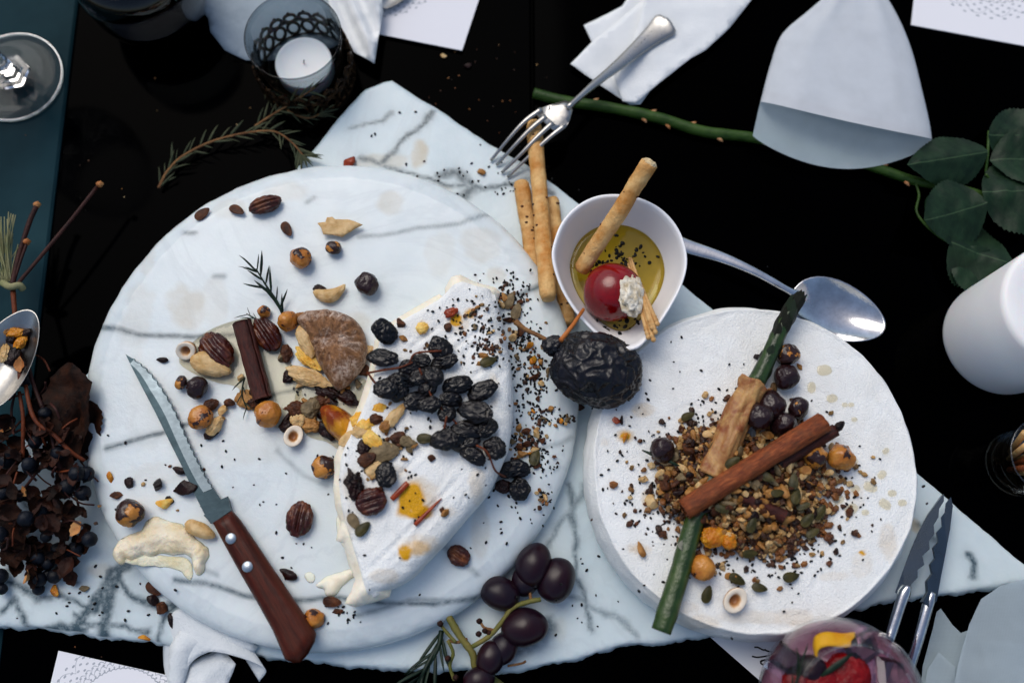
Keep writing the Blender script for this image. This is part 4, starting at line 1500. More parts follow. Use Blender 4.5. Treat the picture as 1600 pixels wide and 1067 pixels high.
V, F = [], []
hz = [(.0135, .0068), (.0132, .0088), (.0098, .0094), (.0096, .0115), (.0068, .0122), (.0062, .016), (.0056, .03), (.0060, .055), (.0085, .078), (.011, .084)]
for r, z in hz:
    V += hexring(r, z, .25)
for i in range(len(hz) - 1):
    for k in range(6):
        F.append((i * 6 + k, i * 6 + (k + 1) % 6, i * 6 + 6 + (k + 1) % 6, i * 6 + 6 + k))
F += [tuple(range(5, -1, -1)), tuple(range(len(V) - 6, len(V)))]
ob("stem", mesh(V, F, False), M['glass'], wg)
V, F = lathe([(0, .0845), (.014, .0855), (.027, .094), (.035, .108), (.039, .128), (.0375, .158), (.034, .180), (.0332, .180), (.0365, .158), (.0378, .128), (.034, .109), (.0262, .0955), (.0135, .0875), (0, .087)], 64)
ob("glass_bowl", mesh(V, F), M['thin_glass'], wg)

dg = thing("wine_tumbler", "dark stemless glass of red wine cut off by the top edge", "glass", W(252, 22, .0004))
V, F = lathe([(0, .0), (.022, .0), (.030, .004), (.036, .014), (.040, .03), (.041, .05), (.038, .075), (.0372, .075), (.0400, .05), (.0388, .03), (.0347, .0155), (.0288, .006), (.021, .0028), (0, .0026)], 64)
ob("glass_cup", mesh(V, F), M['glass_smoke'], dg)
V, F = lathe([(0, .0029), (.0207, .0031), (.0284, .0063), (.0343, .0157), (.0382, .029), (.0382, .0296), (0, .0296)], 64)
ob("red_wine", mesh(V, F), M['wine'], dg)

pcand = thing("pillar_candle", "tall white pillar candle at the right edge", "candle", W(1560, 530, .0003))
pr_ = mm(90, 0)
V, F = lathe([(0, 0), (pr_ - .004, 0), (pr_ - .0015, .0008), (pr_ - .0004, .0025), (pr_, .006), (pr_ - .0003, .078), (pr_ - .0012, .0812), (pr_ - .0035, .0822), (pr_ - .010, .0812), (.01, .0798), (0, .0797)], 80)
V = [(x + .0002 * nz(x, y, z, 50), y, z + .0003 * nz(x, y, 1, 40)) for x, y, z in V]
wax = ob("wax", mesh(V, F), M['white_wax'], pcand)
ob("wick", mesh(*tube([(0, 0, .079), (.0006, 0, .086), (.002, 0, .090)], .0007, 6)), M['ink'], wax)

jar = thing("shot_jar", "small ribbed glass jar of thin pretzel sticks at the right edge", "jar", W(1588, 725, .0003))
pf = [(0, 0), (.018, 0)]
for k in range(6):
    z = .001 + k * .0032
    pf += [(.0196, z), (.0204, z + .0012), (.0196, z + .0026)]
pf += [(.0190, .022), (.0205, .030), (.0232, .040), (.0236, .0412), (.0228, .0416), (.0222, .040), (.0195, .030), (.0178, .022), (.0178, .005), (.015, .0035), (0, .0035)]
ob("glass_cup", mesh(*lathe(pf, 64)), M['ribbed_glass'], jar)
for k in range(15):
    a = k * 2.4; rr = .0042 * math.sqrt(k)
    b = jar.location + Vector((rr * .55 * math.cos(a), rr * .55 * math.sin(a), .0045))
    tpt = jar.location + Vector((rr * 1.05 * math.cos(a) - .004, rr * 1.05 * math.sin(a), .044 + .003 * math.sin(k * 1.7)))
    V, F = tube([b, b.lerp(tpt, .5), tpt], .0019, 9)
    tag(wob("pretzel_stick", (V, F), M['straw'] if k % 4 else M['cinnamon']), "thin brown pretzel stick standing in the ribbed glass jar", "pretzel stick", "pretzel sticks in the jar")

# cocktail glass
gg = thing("cocktail_glass", "round glass of pink cocktail with fruit and rosemary at the bottom edge", "glass", W(1313, 1093, .045) - Vector((0, 0, .0447)))
r0, zc_ = .0438, .045
pr1 = [(0, .0008)] + [(r0 * math.cos(a), zc_ + r0 * math.sin(a)) for a in np.linspace(-1.45, .80, 26)] + [((r0 - .0012) * math.cos(a), zc_ + (r0 - .0012) * math.sin(a)) for a in np.linspace(.80, -1.40, 26)] + [(0, .0026)]
ob("glass_cup", mesh(*lathe(pr1, 72)), M['thin_glass'], gg)
ri = r0 - .0016
pr2 = [(0, .0031)] + [(ri * math.cos(a), zc_ + ri * math.sin(a)) for a in np.linspace(-1.38, .26, 20)] + [(0, zc_ + ri * math.sin(.26))]
ob("pink_drink", mesh(*lathe(pr2, 72)), M['pink_drink'], gg)
zl = zc_ + ri * math.sin(.26)
drink_items = []


def gpos(x, y, dz=0.0):
    return W(x, y, gg.location.z + zl + dz)


for k, (x, y, sx, sy) in enumerate(((1280, 1062, .013, .010), (1325, 1055, .012, .012), (1250, 1078, .010, .012))):
    def bf(v, k=k, sx=sx, sy=sy):
        d, _ = noise.voronoi(v * 3.2 + Vector((k, 2, 5)))
        q = 1 + .12 * min(1, d[1] - d[0]) + .08 * nz(v.x, v.y, v.z, 2)
        return Vector((v.x * sx * q, v.y * sy * q, v.z * .006 * q))
    tag(ob("red_fruit", mesh(*blob(4, bf)), M['berry_red'], None, gpos(x, y, .001)), ("red berry slice floating left of centre in the pink cocktail", "reddest berry slice floating in the middle of the pink cocktail", "red berry piece at the left inside the pink cocktail")[k], "berry")
tag(ob("dark_berry", mesh(*blob(3, lambda v: Vector((v.x * .0085, v.y * .0075, v.z * .006)) * (1 + .08 * nz(v.x, v.y, v.z, 2)))), M['grape'], None, gpos(1268, 1045, .002)), "dark berry between the red fruit in the pink cocktail", "berry")
lp = strip(spline([gpos(1273, 1018, .001), gpos(1277, 1004, .004), gpos(1292, 998, .006), (gpos(1318, 1000, .005)), gpos(1337, 998, .002)], 6), [Vector((0, -.0035, .0015))] * 25, 4)
tag(thick(wob("lemon_peel", lp, M['lemon']), .0012), "curled yellow lemon peel in the pink cocktail", "lemon peel")
for k, (x, y, r) in enumerate(((1340, 1012, .010), (1385, 1062, .011), (1230, 1035, .009))):
    V, F = box(-r, r, -r * .8, r * .8, -r * .7, r * .7, r * .25)
    tag(ob("ice_cube", mesh(V, F, False), M['glass'], None, gpos(x, y, -.003), (.3, .2, .5 + k)), ("clear ice cube under the lemon peel in the pink cocktail", "clear ice cube at the right of the pink cocktail", "clear ice cube at the upper left of the pink cocktail")[k], "ice", "ice cubes in the cocktail")

# ------------------------------------------------------------------ rosemary
ndl = mesh(*tube([(0, 0, 0), (.25, 0, .02), (.5, 0, .06), (.75, 0, .08), (1, 0, .06)], [.02, .055, .06, .045, .006], 7, ry=[.015, .025, .025, .02, .005], up=(0, 0, 1)))


def sprig(label, stem, r, count, ln, mat, stemmat, spread=1.0, name="rosemary_sprig", tipfan=0, zj=.5, seed=0, group=None):
    rs = random.Random(seed)
    P = spline(stem, 8)
    t = thing(name, label, "rosemary", P[len(P) // 2], group=group)
    wob("stem", tube(P, list(np.linspace(r, r * .5, len(P))), 7), stemmat, t)
    for k in range(count + tipfan):
        u = k / max(1, count - 1) if k < count else rs.uniform(.93, 1)
        i = min(len(P) - 2, int(u * (len(P) - 1)))
        d = (P[i + 1] - P[i]).normalized()
        a = math.atan2(d.y, d.x) + (1 if k % 2 else -1) * rs.uniform(.35, 1.0) * spread
        if k >= count:
            a = math.atan2(d.y, d.x) + rs.uniform(-.8, .8)
        L = ln * rs.uniform(.6, 1.15)
        ob("needle", ndl, mat, t, P[i] - t.location, (rs.uniform(-.8, .8), -rs.uniform(0, .6) * zj, a), (L, L * rs.uniform(.75, 1.1), L))
    return t


sprig("dried brown-green rosemary sprig on the black table beside the tea-light glass", [W(248, 294, .004), W(262, 268, .005), W(285, 245, .006), W(330, 222, .008), W(385, 208, .010), W(428, 206, .012), W(455, 222, .016), W(475, 245, .018)], .0011, 46, .014, M['rosemary_dry'], M['twig'], .8, tipfan=14, seed=1)
sprig("thin upright dried rosemary stalk in front of the tea-light glass", [W(398, 198, .008), W(425, 180, .012), W(455, 162, .020), W(492, 138, .030)], .0009, 18, .013, M['rosemary_dry'], M['twig'], .8, tipfan=5, seed=2)
sprig("dried rosemary stalk curving under the tea-light glass", [W(415, 138, .006), W(430, 160, .007), W(452, 175, .008), (W(480, 185, .009)), W(502, 178, .008)], .0009, 16, .013, M['rosemary_dry'], M['twig'], .8, tipfan=5, seed=9)
sprig("small fresh rosemary tuft above the cinnamon stick on the round board", [W(442, 492, ZD + .003), W(432, 470, ZD + .006), W(415, 445, ZD + .008), W(400, 420, ZD + .008)], .0009, 13, .0145, M['rosemary'], M['rosemary'], .75, tipfan=3, seed=3)
sprig("tiny rosemary bit left of the pecan on the round board", [W(402, 500, ZD + .004), W(385, 490, ZD + .004)], .0006, 4, .008, M['rosemary'], M['rosemary'], seed=4)
sprig("thin rosemary bit under the lower end of the dark cinnamon stick", [W(382, 590, ZD + .004), W(378, 615, ZD + .004), W(386, 640, ZD + .003)], .0006, 5, .011, M['rosemary'], M['rosemary'], .6, seed=5)
sprig("fresh dark green rosemary sprig below the grape stalk at the bottom edge", [W(690, 985, .016), W(685, 1010, .018), W(672, 1035, .018), W(655, 1062, .014), W(640, 1100, .008)], .0016, 15, .024, M['rosemary'], M['rosemary'], .55, tipfan=3, seed=6, zj=.3)
sprig("rosemary tip standing in the pink cocktail", [gpos(1235, 1090, .004), gpos(1246, 1060, .010), gpos(1251, 1038, .016)], .0010, 7, .016, M['rosemary'], M['rosemary'], .4, seed=7)
tag(ob("rosemary_needle", ndl, M['rosemary'], None, gpos(1283, 1056, .007), (0, -.1, .62), (.021, .030, .02)), "single rosemary needle lying across the red fruit in the cocktail", "rosemary")
tag(ob("rosemary_needle", ndl, M['rosemary'], None, W(1003, 703, ZC + .006), (0, -.05, -.42), (.025, .020, .02)), "single green rosemary needle at the left of the seed heap on the wheel", "rosemary")

# ------------------------------------------------------------------ rose
rs_ = thing("rose_stem", "long green thorny rose stem with dark leaves crossing the upper right", "rose", W(1180, 215, .003))
SP = spline([W(834, 146, .004), W(880, 158, .0045), W(950, 168, .0045), W(1030, 185, .0045), (W(1100, 206, .0045)), W(1175, 215, .0045), W(1260, 232, .005), W(1350, 256, .006), W(1430, 283, .008), W(1490, 293, .010), W(1530, 303, .011), W(1555, 318, .011)], 8)
Rr = [mm(w) * (1 + .10 * nz(i * .35)) for i, w in enumerate(np.interp(np.linspace(0, 1, len(SP)), [0, .3, .7, 1], [9.5, 9.5, 8, 5]))]
rstem = wob("stem", tube(SP, Rr, 12), M['rose_green'], rs_)
for k, u in enumerate((.11, .17, .25, .27, .30, .345, .40, .47, .53, .58, .62, .68, .72, .80, .90)):
    i = int(u * (len(SP) - 1)); p_ = SP[i]; d = (SP[i + 1] - p_).normalized(); s = Vector((-d.y, d.x, 0)) * (1 if k % 2 else -1)
    wob("thorn", tube([p_ + s * Rr[i] * .7 - d * .002, p_ + s * (Rr[i] + .0006), p_ + s * (Rr[i] + .0018) + d * .0012], [.0016, .0011, .0002], 7), M['thorn'], rs_).parent = rstem
for pts in ([(1430, 285, .008), (1436, 305, .010), (1432, 330, .012), (1445, 350, .013), (1465, 368, .013), (1483, 379, .014)], [(1445, 352, .013), (1470, 342, .015), (1500, 328, .016)], [(1540, 272, .012), (1543, 245, .016), (1545, 205, .018)], [(1555, 318, .011), (1548, 285, .014), (1540, 272, .016)]):
    wob("leaf_stalk", tube(spline([W(*q) for q in pts], 5), .0009, 7), M['rose_green'], rs_)
for k, (x, y, z, x2, y2, w, cu, fo) in enumerate(((1545, 236, .020, 1445, 255, 62, .25, -.35), (1543, 212, .018, 1640, 215, 70, .2, -.2), (1548, 250, .016, 1650, 250, 70, -.1, .2), (1500, 328, .017, 1456, 345, 60, .1, -.1), (1535, 300, .021, 1640, 300, 92, .15, -.2), (1483, 379, .0145, 1560, 408, 78, -.2, -.25), (1490, 400, .009, 1555, 445, 56, -.1, .1), (1540, 318, .018, 1455, 345, 76, .1, -.15))):
    a, b = W(x, y, z), W(x2, y2, z)
    L = (b - a).length
    V, F = leaf(L * 1.3, mm(w) * 1.45, cu + (.3 if k % 2 else -.2), fo * 1.5, .03, 40, 8, .0022, k)
    ob("rose_leaf", mesh(V, F), M['rose_leaf'], rs_, a - rs_.location, (random.uniform(-.15, .15), random.uniform(-.08, .04), math.atan2(b.y - a.y, b.x - a.x)))

# ------------------------------------------------------------------ grapes
gp = thing("grape_bunch", "small bunch of dark purple grapes on a green stalk below the round board", "grapes", W(800, 960, ZS))
gm = [mesh(*blob(4, lambda v, s=s: Vector((v.x, v.y * .80, v.z * .80)) * (1 + .06 * nz(v.x + s, v.y, v.z, 1.2)))) for s in (0, 9)]
for k, (x, y, l, an, dz) in enumerate(((782, 927, 33, -.45, .012), (834, 883, 36, 1.25, .013), (869, 906, 37, 1.15, .0115), (819, 980, 38, .12, .0115), (767, 1027, 28, 1.1, .0105), (787, 1012, 28, 1.0, .0085), (748, 1062, 26, .3, .010), (822, 905, 28, 1.2, .010))):
    r = mm(l, .025) * .92
    ob("grape", gm[k % 2], M['grape'], gp, W(x, y, ZS + dz) - gp.location, (random.uniform(-.2, .2), random.uniform(-.2, .2), an), r)
for pts, r in (([(688, 938, .020), (702, 965, .022), (720, 995, .022), (738, 1020, .021), (745, 1045, .018), (772, 1062, .014), (790, 1075, .01)], 5.5), ([(738, 1010, .022), (765, 993, .024), (785, 970, .026), (800, 950, .027), (825, 940, .028), (845, 936, .028)], 3.6), ([(730, 998, .022), (715, 1003, .021), (700, 1000, .021)], 2.4),
               ([(712, 1003, .022), (700, 990, .022), (688, 975, .022)], 2.6), ([(700, 1000, .022), (708, 1020, .021), (703, 1040, .02), (710, 1062, .018)], 2.6), ([(775, 985, .025), (757, 980, .024), (750, 970, .024)], 2.2), ([(830, 940, .028), (828, 925, .026)], 2.4), ([(795, 980, .026), (812, 990, .026)], 1.8), ([(742, 1040, .019), (735, 1060, .018), (733, 1080, .015)], 3.5), ([(793, 1040, .018), (815, 1036, .018), (822, 1032, .018)], 1.8)):
    P = spline([W(*q) for q in pts], 6)
    wob("stalk", tube(P, [mm(r) * (1 + .18 * nz(i * .6, r)) for i in range(len(P))], 8), M['grape_stem'] if r > 2.5 else M['twig'], gp)
for x, y in ((688, 974), (749, 970), (748, 990), (758, 985), (765, 988), (700, 1028), (712, 1058), (690, 940)):
    c = W(x, y, .024)
    wob("stalk_knob", blob(2, lambda v: v * .0017 * (1 + .3 * nz(v.x, v.y, v.z, 3)) + c), M['petal'], gp)

# ------------------------------------------------------------------ cinnamon
def quill(name, label, a, b, r, mat, turns=1.7, roll=0.0, group=None):
    a, b = Vector(a), Vector(b)
    d = b - a; L = d.length
    cl = []
    n = 44
    for i in range(n + 1):
        th = 2 * math.pi * turns * i / n
        rr = 1 - .30 * (i / n) * (turns / 1.35) - (.0 if i < n * .6 else .08)
        cl.append((th, max(.25, rr)))
    outl = [(rr * math.cos(th), rr * math.sin(th)) for th, rr in cl] + [((rr - .13) * math.cos(th), (rr - .13) * math.sin(th)) for th, rr in cl[::-1]]
    m = len(outl); NS = 26
    V, F = [], []
    for i in range(NS + 1):
        u = i / NS
        k = 1 + .05 * nz(u * 5, r * 900) + .03 * nz(u * 18, 3)
        end = .015 * L * (1 if i == NS else (-1 if i == 0 else 0))
        for j, (y, z) in enumerate(outl):
            q = 1 + .035 * nz(u * 6, y * 2, z * 2)
            V.append((u * L + end * .5 * nz(y * 2.5, z * 2.5, i), y * r * k * q, z * r * k * q))
    for i in range(NS):
        for j in range(m):
            F.append((i * m + j, i * m + (j + 1) % m, (i + 1) * m + (j + 1) % m, (i + 1) * m + j))
    h = n + 1
    for base, fl in ((0, True), (NS * m, False)):
        for j in range(h - 1):
            f = (base + j, base + j + 1, base + m - 2 - j, base + m - 1 - j)
            F.append(f if fl else f[::-1])
    F = [f[::-1] for f in F]
    o = ob(name, mesh(V, F), mat, None, a)
    o.rotation_mode = 'QUATERNION'
    o.rotation_quaternion = d.to_track_quat('X', 'Z') @ Matrix.Rotation(roll, 3, 'X').to_quaternion()
    return tag(o, label, "cinnamon stick", group)


quill("cinnamon_stick", "dark cinnamon stick between the two pecans on the round board", W(410, 624, ZD + .0065), W(377, 504, ZD + .0075), mm(16.5, .04), M['cinnamon_dark'], roll=2.5)
quill("cinnamon_stick", "long orange-brown cinnamon stick lying on top of the seed heap", W(1068, 797, ZC + .017), W(1288, 660, ZC + .020), mm(17.5, .06), M['cinnamon'], roll=-.6)
quill("cinnamon_stick", "thin split cinnamon quill tucked beside the long cinnamon stick", W(1200, 735, ZC + .011), W(1305, 672, ZC + .013), mm(11, .055), M['cinnamon_dark'], 1.2, roll=.4)
quill("cinnamon_stick", "short dark cinnamon stick half buried in the middle of the seed heap", W(1148, 772, ZC + .011), W(1226, 806, ZC + .011), mm(12, .055), M['cinnamon_dark'], roll=1)

# ------------------------------------------------------------------ asparagus wrapped in ham
asp = thing("asparagus_spear", "green asparagus spear wrapped in ham across the cheese wheel", "asparagus", W(1130, 740, ZC))
AP = spline([W(1033, 986, ZC + .0075), W(1048, 940, ZC + .0072), (W(1065, 885, ZC + .0072)), W(1085, 815, ZC + .0075), W(1125, 715, ZC + .0085), W(1168, 620, ZC + .0095), W(1188, 585, ZC + .0095)], 8)
rr = [mm(w, .05) * (1 + .05 * nz(i * .4)) for i, w in enumerate(np.interp(np.linspace(0, 1, len(AP)), [0, .08, .09, .13, .5, 1], [15, 15.5, 17, 16, 14.5, 13]))]
stk = wob("stalk", tube(AP, rr, 18), M['asparagus'], asp)
ang_v = [.5 + .5 * math.sin(k * 2.7) * math.cos(k * 1.3 + 1) for k in range(18)]
put_attr(stk.data, "stripe", np.array([.45 * ang_v[i % 18] + .28 for i in range(len(AP) * 18)]))
TP = spline([W(1182, 597, ZC + .0095), W(1200, 560, ZC + .010), W(1220, 515, ZC + .0115), W(1237, 482, ZC + .0125), W(1247, 468, ZC + .0125)], 8)
tr_ = [mm(w, .05) for w in np.interp(np.linspace(0, 1, len(TP)), [0, .3, .55, .8, .95, 1], [14, 12.5, 12, 11, 6, 2])]
tpo = wob("tip", tube(TP, tr_, 16), M['asparagus'], asp)
put_attr(tpo.data, "stripe", np.array([.2 + .3 * (i % 16 % 3 == 0) for i in range(len(TP) * 16)]))
bl = mesh(*leaf(1, .62, -.35, -.5, nu=8, nv=4))
rs = random.Random(3)
for k in range(44):
    u = .12 + .86 * (k / 44) ** .8
    i = min(len(TP) - 2, int(u * (len(TP) - 1)))
    d = (TP[i + 1] - TP[i]).normalized()
    an = k * 2.399
    sd_ = d.cross(Vector((0, 0, 1))).normalized(); up_ = sd_.cross(d)
    nrm = sd_ * math.cos(an) + up_ * math.sin(an)
    L = .0075 if u < .45 else .0095
    if u < .45 and k % 2:
        continue
    X = (d + nrm * .16).normalized(); Z = (nrm - X * nrm.dot(X)).normalized(); Y = Z.cross(X)
    o = ob("bract", bl, M['asparagus_tip'] if k % 3 else M['asparagus'], tpo)
    Mx = Matrix((X, Y, Z)).transposed().to_4x4()
    Mx.translation = TP[i] + nrm * tr_[i] * 1.02 - asp.location - d * .002
    o.matrix_local = Mx @ Matrix.Diagonal((L, L, L, 1))
for x, y, s in ((1041, 965, 1), (1066, 860, 1), (1053, 920, -1)):
    c = W(x, y, ZC + .0125 if s > 0 else ZC + .012)
    V, F = leaf(.007, .006, 0, -.3, nu=8, nv=4)
    ob("bract", mesh(V, F), M['asparagus'], asp, c - asp.location, (0, .15, 1.25))
HP = spline([W(1112, 745, ZC + .010), W(1128, 708, ZC + .011), W(1145, 668, ZC + .0115), W(1163, 628, ZC + .0115), W(1178, 600, ZC + .0115)], 9)
V, F = [], []
HN = 40
for i, p_ in enumerate(HP):
    u = i / (len(HP) - 1)
    d = (HP[min(i + 1, len(HP) - 1)] - HP[max(i - 1, 0)]).normalized(); s = d.cross(Vector((0, 0, 1))).normalized(); up_ = s.cross(d)
    for k in range(HN):
        an = 2 * math.pi * k / HN
        q = mm(20, .055) * (1 + .24 * nz(math.cos(an) * 2.5, math.sin(an) * 2.5, u * 4) + .10 * nz(math.cos(an) * 7, math.sin(an) * 7, u * 3) + .22 * max(0, u - .82) / .18 * (1 + nz(an * 1.5, 3)))
        sl = .004 * nz(math.cos(an) * 1.6, math.sin(an) * 1.6, 5) * (1 if u > .9 else 0)
        V.append(p_ + s * math.cos(an) * q + up_ * math.sin(an) * q * .9 + d * sl)
for i in range(len(HP) - 1):
    for k in range(HN):
        F.append((i * HN + k, i * HN + (k + 1) % HN, (i + 1) * HN + (k + 1) % HN, (i + 1) * HN + k))
tag(thick(wob("cured_ham", (V, F), M['ham']), .0007), "thin slice of cured ham rolled round the asparagus spear", "ham")

# ------------------------------------------------------------------ nuts
def hzfn(s):
    def f(v):
        k = 1 + .17 * nz(v.x + s, v.y, v.z, 1.3) + .035 * nz(v.x, v.y + s, v.z, 6)
        if v.z > .6:
            k *= 1 + .5 * (v.z - .6) ** 1.2
        if v.z < -.8:
            k *= .97
        return v * k
    return f


HZ = [mesh(*blob(4, hzfn(s))) for s in (0, 5, 13)]
halfp = [(0, -.95), (.35, -.9), (.7, -.65), (.93, -.25), (1.0, .05), (.97, .16), (.90, .18), (.62, .15), (.50, .06), (.38, -.22), (.2, -.34), (0, -.36)]
V, F = lathe(halfp, 28)
HALF = mesh([(x * (1.12 if x > 0 else 1) * (1 + .05 * nz(x, y, z, 2)), y * .86 * (1 + .05 * nz(y, x, z, 2)), z) for x, y, z in V], F)


def half_mat():
    m, t, p = nodes('cut_hazelnut')
    tc = t.nodes.new("ShaderNodeTexCoord"); sp = t.nodes.new("ShaderNodeSeparateXYZ")
    t.links.new(tc.outputs["Object"], sp.inputs[0])
    n = tex(t, 400, 4)
    z = math_(t, 'ADD', sp.outputs[2], math_(t, 'MULTIPLY', math_(t, 'SUBTRACT', n.outputs[0], .5), .25 * UNIT))
    c = ramp(t, math_(t, 'MULTIPLY_ADD', z, .5 / UNIT, .5), [(.10, (.16, .06, .02)), (.36, (.40, .19, .06)), (.50, (.66, .44, .25)), (.58, (.82, .71, .56))])
    t.links.new(c, p.inputs["Base Color"])
    setp(p, Roughness=.45)
    return m


M['hz_half'] = half_mat()
rs = random.Random(8)


def hazelnut(label, x, y, r, mat, z, mesh_=None, rot=None, sq=(1, 1, 1)):
    rad = mm(r, z + .01)
    o = ob("hazelnut", mesh_ or HZ[rs.randrange(3)], M[mat], None, W(x, y, z + rad * .93), rot or (rs.uniform(0, 6), rs.uniform(0, 6), rs.uniform(0, 6)), tuple(rad * q for q in sq))
    return tag(o, label, "hazelnut", "hazelnuts")


H = hazelnut
H("tan roasted hazelnut with black skin cap on the upper part of the round board", 470, 403, 17, 'hz_tan', ZD)
H("whole dark-skinned hazelnut alone on the round board above the cheese tip", 573, 443, 18, 'hz_dark', ZD)
H("small broken hazelnut with dark skin just below the pale nut flake", 521, 387, 13, 'hz_mix', ZD, sq=(1, .8, .9))
H("pointed tan hazelnut between the rosemary tuft and the fig", 450, 502, 16, 'hz_tan', ZD, rot=(.2, -.5, 0))
H("tan hazelnut at the lower end of the dark cinnamon stick", 419, 647, 20, 'hz_tan', ZD)
H("bald pale tan hazelnut beside the serrated knife blade", 313, 652, 18, 'hz_tan', ZD, rot=(1, 0, .5), sq=(1.1, .95, 1))
H("dark-skinned hazelnut below the almond near the knife blade", 308, 604, 16.5, 'hz_dark', ZD)
H("tan and black broken hazelnut at the far left of the nut pile", 283, 598, 12, 'hz_mix', ZD, sq=(1, .75, .9))
H("hollow cut hazelnut half with a pale rim on the round board below the nut pile", 458, 682, 16.5, 'hz_half', ZD, HALF, (.25, .15, 1.2))
H("open hollow hazelnut at the left end of the nut pile", 290, 548, 17, 'hz_half', ZD, HALF, (.5, -.5, .4))
H("black and orange patched hazelnut beside the soft cheese smear", 202, 801, 20, 'hz_mix', ZD, rot=(0.4, 1.1, .3))
H("black hazelnut with orange spots left of the cut cheese", 505, 730, 18, 'hz_mix', ZD, rot=(1.4, .2, 2))
H("tan hazelnut at the lower rim of the board beside the knife handle", 490, 966, 14.5, 'hz_tan', ZD - .003)
H("half-skinned orange hazelnut beside the asparagus tip on the cheese wheel", 1229, 554, 17.5, 'hz_mix', ZC, rot=(0, 1.6, .2))
H("dark hazelnut just below the half-skinned one on the cheese wheel", 1229, 588, 19, 'hz_dark', ZC)
H("big dark hazelnut touching the ham on the cheese wheel", 1206, 633, 22, 'hz_dark', ZC + .003)
H("dark hazelnut with an orange chip beside the ham", 1186, 650, 21, 'hz_dark', ZC + .007)
H("cracked black hazelnut shell at the top right of the seed heap", 1248, 638, 18, 'hz_dark', ZC, sq=(1, .8, .9))
H("dark hazelnut wedged above the long cinnamon stick", 1226, 662, 19, 'hz_dark', ZC + .002)
H("tan hazelnut with dark cap right of the thin cinnamon quill", 1273, 712, 18, 'hz_mix', ZC + .002, rot=(.3, .2, .8))
H("tan hazelnut at the right end of the seed heap", 1313, 714, 19.5, 'hz_tan', ZC + .001)
H("tan hazelnut beside the lower asparagus stalk", 1098, 888, 19, 'hz_tan', ZC)
H("hollow cut hazelnut half at the bottom of the cheese wheel", 1148, 938, 19, 'hz_half', ZC, HALF, (.2, -.1, .9))
H("dark hazelnut at the left side of the seed heap", 1035, 704, 19, 'hz_dark', ZC + .001)
H("pale hazelnut fragment in the tuft of rosemary on the round board", 412, 487, 10, 'hz_tan', ZD)


def pecfn(s, rd=1.0):
    def f(v):
        x, y, z = v.x, v.y * .62 * rd, v.z * .45
        z -= .20 * math.exp(-(v.y / .13) ** 2) * (1 if v.z > 0 else .3) * (1 - v.x ** 4)
        z -= .10 * math.exp(-((abs(v.y) - .5) / .10) ** 2) * (v.z > 0)
        k = 1 + .10 * nz(v.x + s, v.y, v.z, 2.5) + .05 * nz(v.x, v.y + s, v.z, 7) + .02 * math.sin(v.x * 11 + s + 4 * nz(v.x, v.y, s)) * abs(v.y)
        return Vector((x * k, y * k, z * k))
    return f


def pecan(label, x, y, L, an, z, s, rd=1.0, tilt=(0, 0)):
    r = mm(L / 2, z + .005)
    tag(ob("pecan", mesh(*blob(4, pecfn(s, rd))), M['pecan'], None, W(x, y, z + r * .42), (tilt[0], tilt[1], an), r), label, "pecan", "pecans")


pecan("big pecan half at the left of the nut pile above the almond", 338, 548, 66, -.8, ZD, 1, 1.2, (.3, 0))
pecan("pecan half right of the dark cinnamon stick", 417, 522, 60, -.95, ZD, 3, 1.05)
pecan("lone red-brown pecan piece near the top rim of the round board", 414, 320, 54, .35, ZD, 5, .85)
pecan("square broken pecan beside the knife handle", 468, 811, 52, 1.4, ZD, 7, 1.25)
pecan("round pecan half on the lower left of the cut cheese", 580, 783, 46, .3, ZW, 9, 1.45)
pecan("broken pecan at the lower rim of the board right of the cut cheese", 717, 868, 36, -.6, ZD, 11, 1.3)


def lump(name, label, cat, x, y, lx, ly, lz, an, z, mat, s=0, amp=.12, group=None, tilt=(0, 0), sub=4, bend=0.0):
    a, b, c = mm(lx / 2, z), mm(ly / 2, z), mm(lz / 2, z)
    def f(v):
        k = 1 + amp * nz(v.x + s, v.y, v.z, 1.8) + amp * .45 * nz(v.x, v.y + s, v.z, 5)
        tp = 1 - .25 * v.x
        return Vector((v.x * a * k, v.y * b * k * tp + bend * (v.x ** 2) * a, v.z * c * k * tp))
    return tag(ob(name, mesh(*blob(sub, f)), M[mat] if isinstance(mat, str) else mat, None, W(x, y, z + c * .9), (tilt[0], tilt[1], an), 1), label, cat, group)


lump("nut_skin", "jagged dark nut piece on the left edge of the cut cheese", "nut skin", 554, 756, 26, 40, 20, .2, ZW, 'dark_skin', 31, .45)
lump("almond", "pale blanched almond in front of the big pecan near the knife tip", "almond", 330, 570, 66, 36, 26, -.35, ZD, 'cream', 2, .10)
lump("cashew", "curved cream cashew above the fig on the round board", "cashew", 517, 462, 52, 22, 20, .25, ZD, 'cream', 4, .08, bend=.45)
lump("nut_skin", "black curl of nut skin beside the cashew", "nut skin", 501, 452, 24, 12, 8, -.3, ZD, 'dark_skin', 6, .3)
lump("nut_shard", "cream almond piece touching the left side of the fig", "nut piece", 479, 533, 54, 26, 18, -1.2, ZD + .003, 'cream', 8, .2)
lump("nut_shard", "ragged cream nut shard below the fig", "nut piece", 483, 590, 62, 24, 14, -.35, ZD + .003, 'cream', 10, .4)
lump("nut_shard", "golden torn nut flake between the fig and the ragged shard", "nut piece", 483, 562, 46, 20, 12, -.7, ZD + .002, 'yellow', 12, .45)
lump("nut_shard", "yellow and black nut bit beside the bald hazelnut", "nut piece", 336, 664, 32, 20, 20, .9, ZD, 'cream', 14, .25)
lump("nut_skin", "dark skin flap under the nut bit beside the bald hazelnut", "nut skin", 331, 677, 26, 14, 10, .5, ZD, 'dark_skin', 3, .2)
lump("nut_shard", "cream nut sliver beside the knife bolster at the cheese smear", "nut piece", 313, 828, 50, 22, 20, -.4, ZD, 'cream', 16, .1)
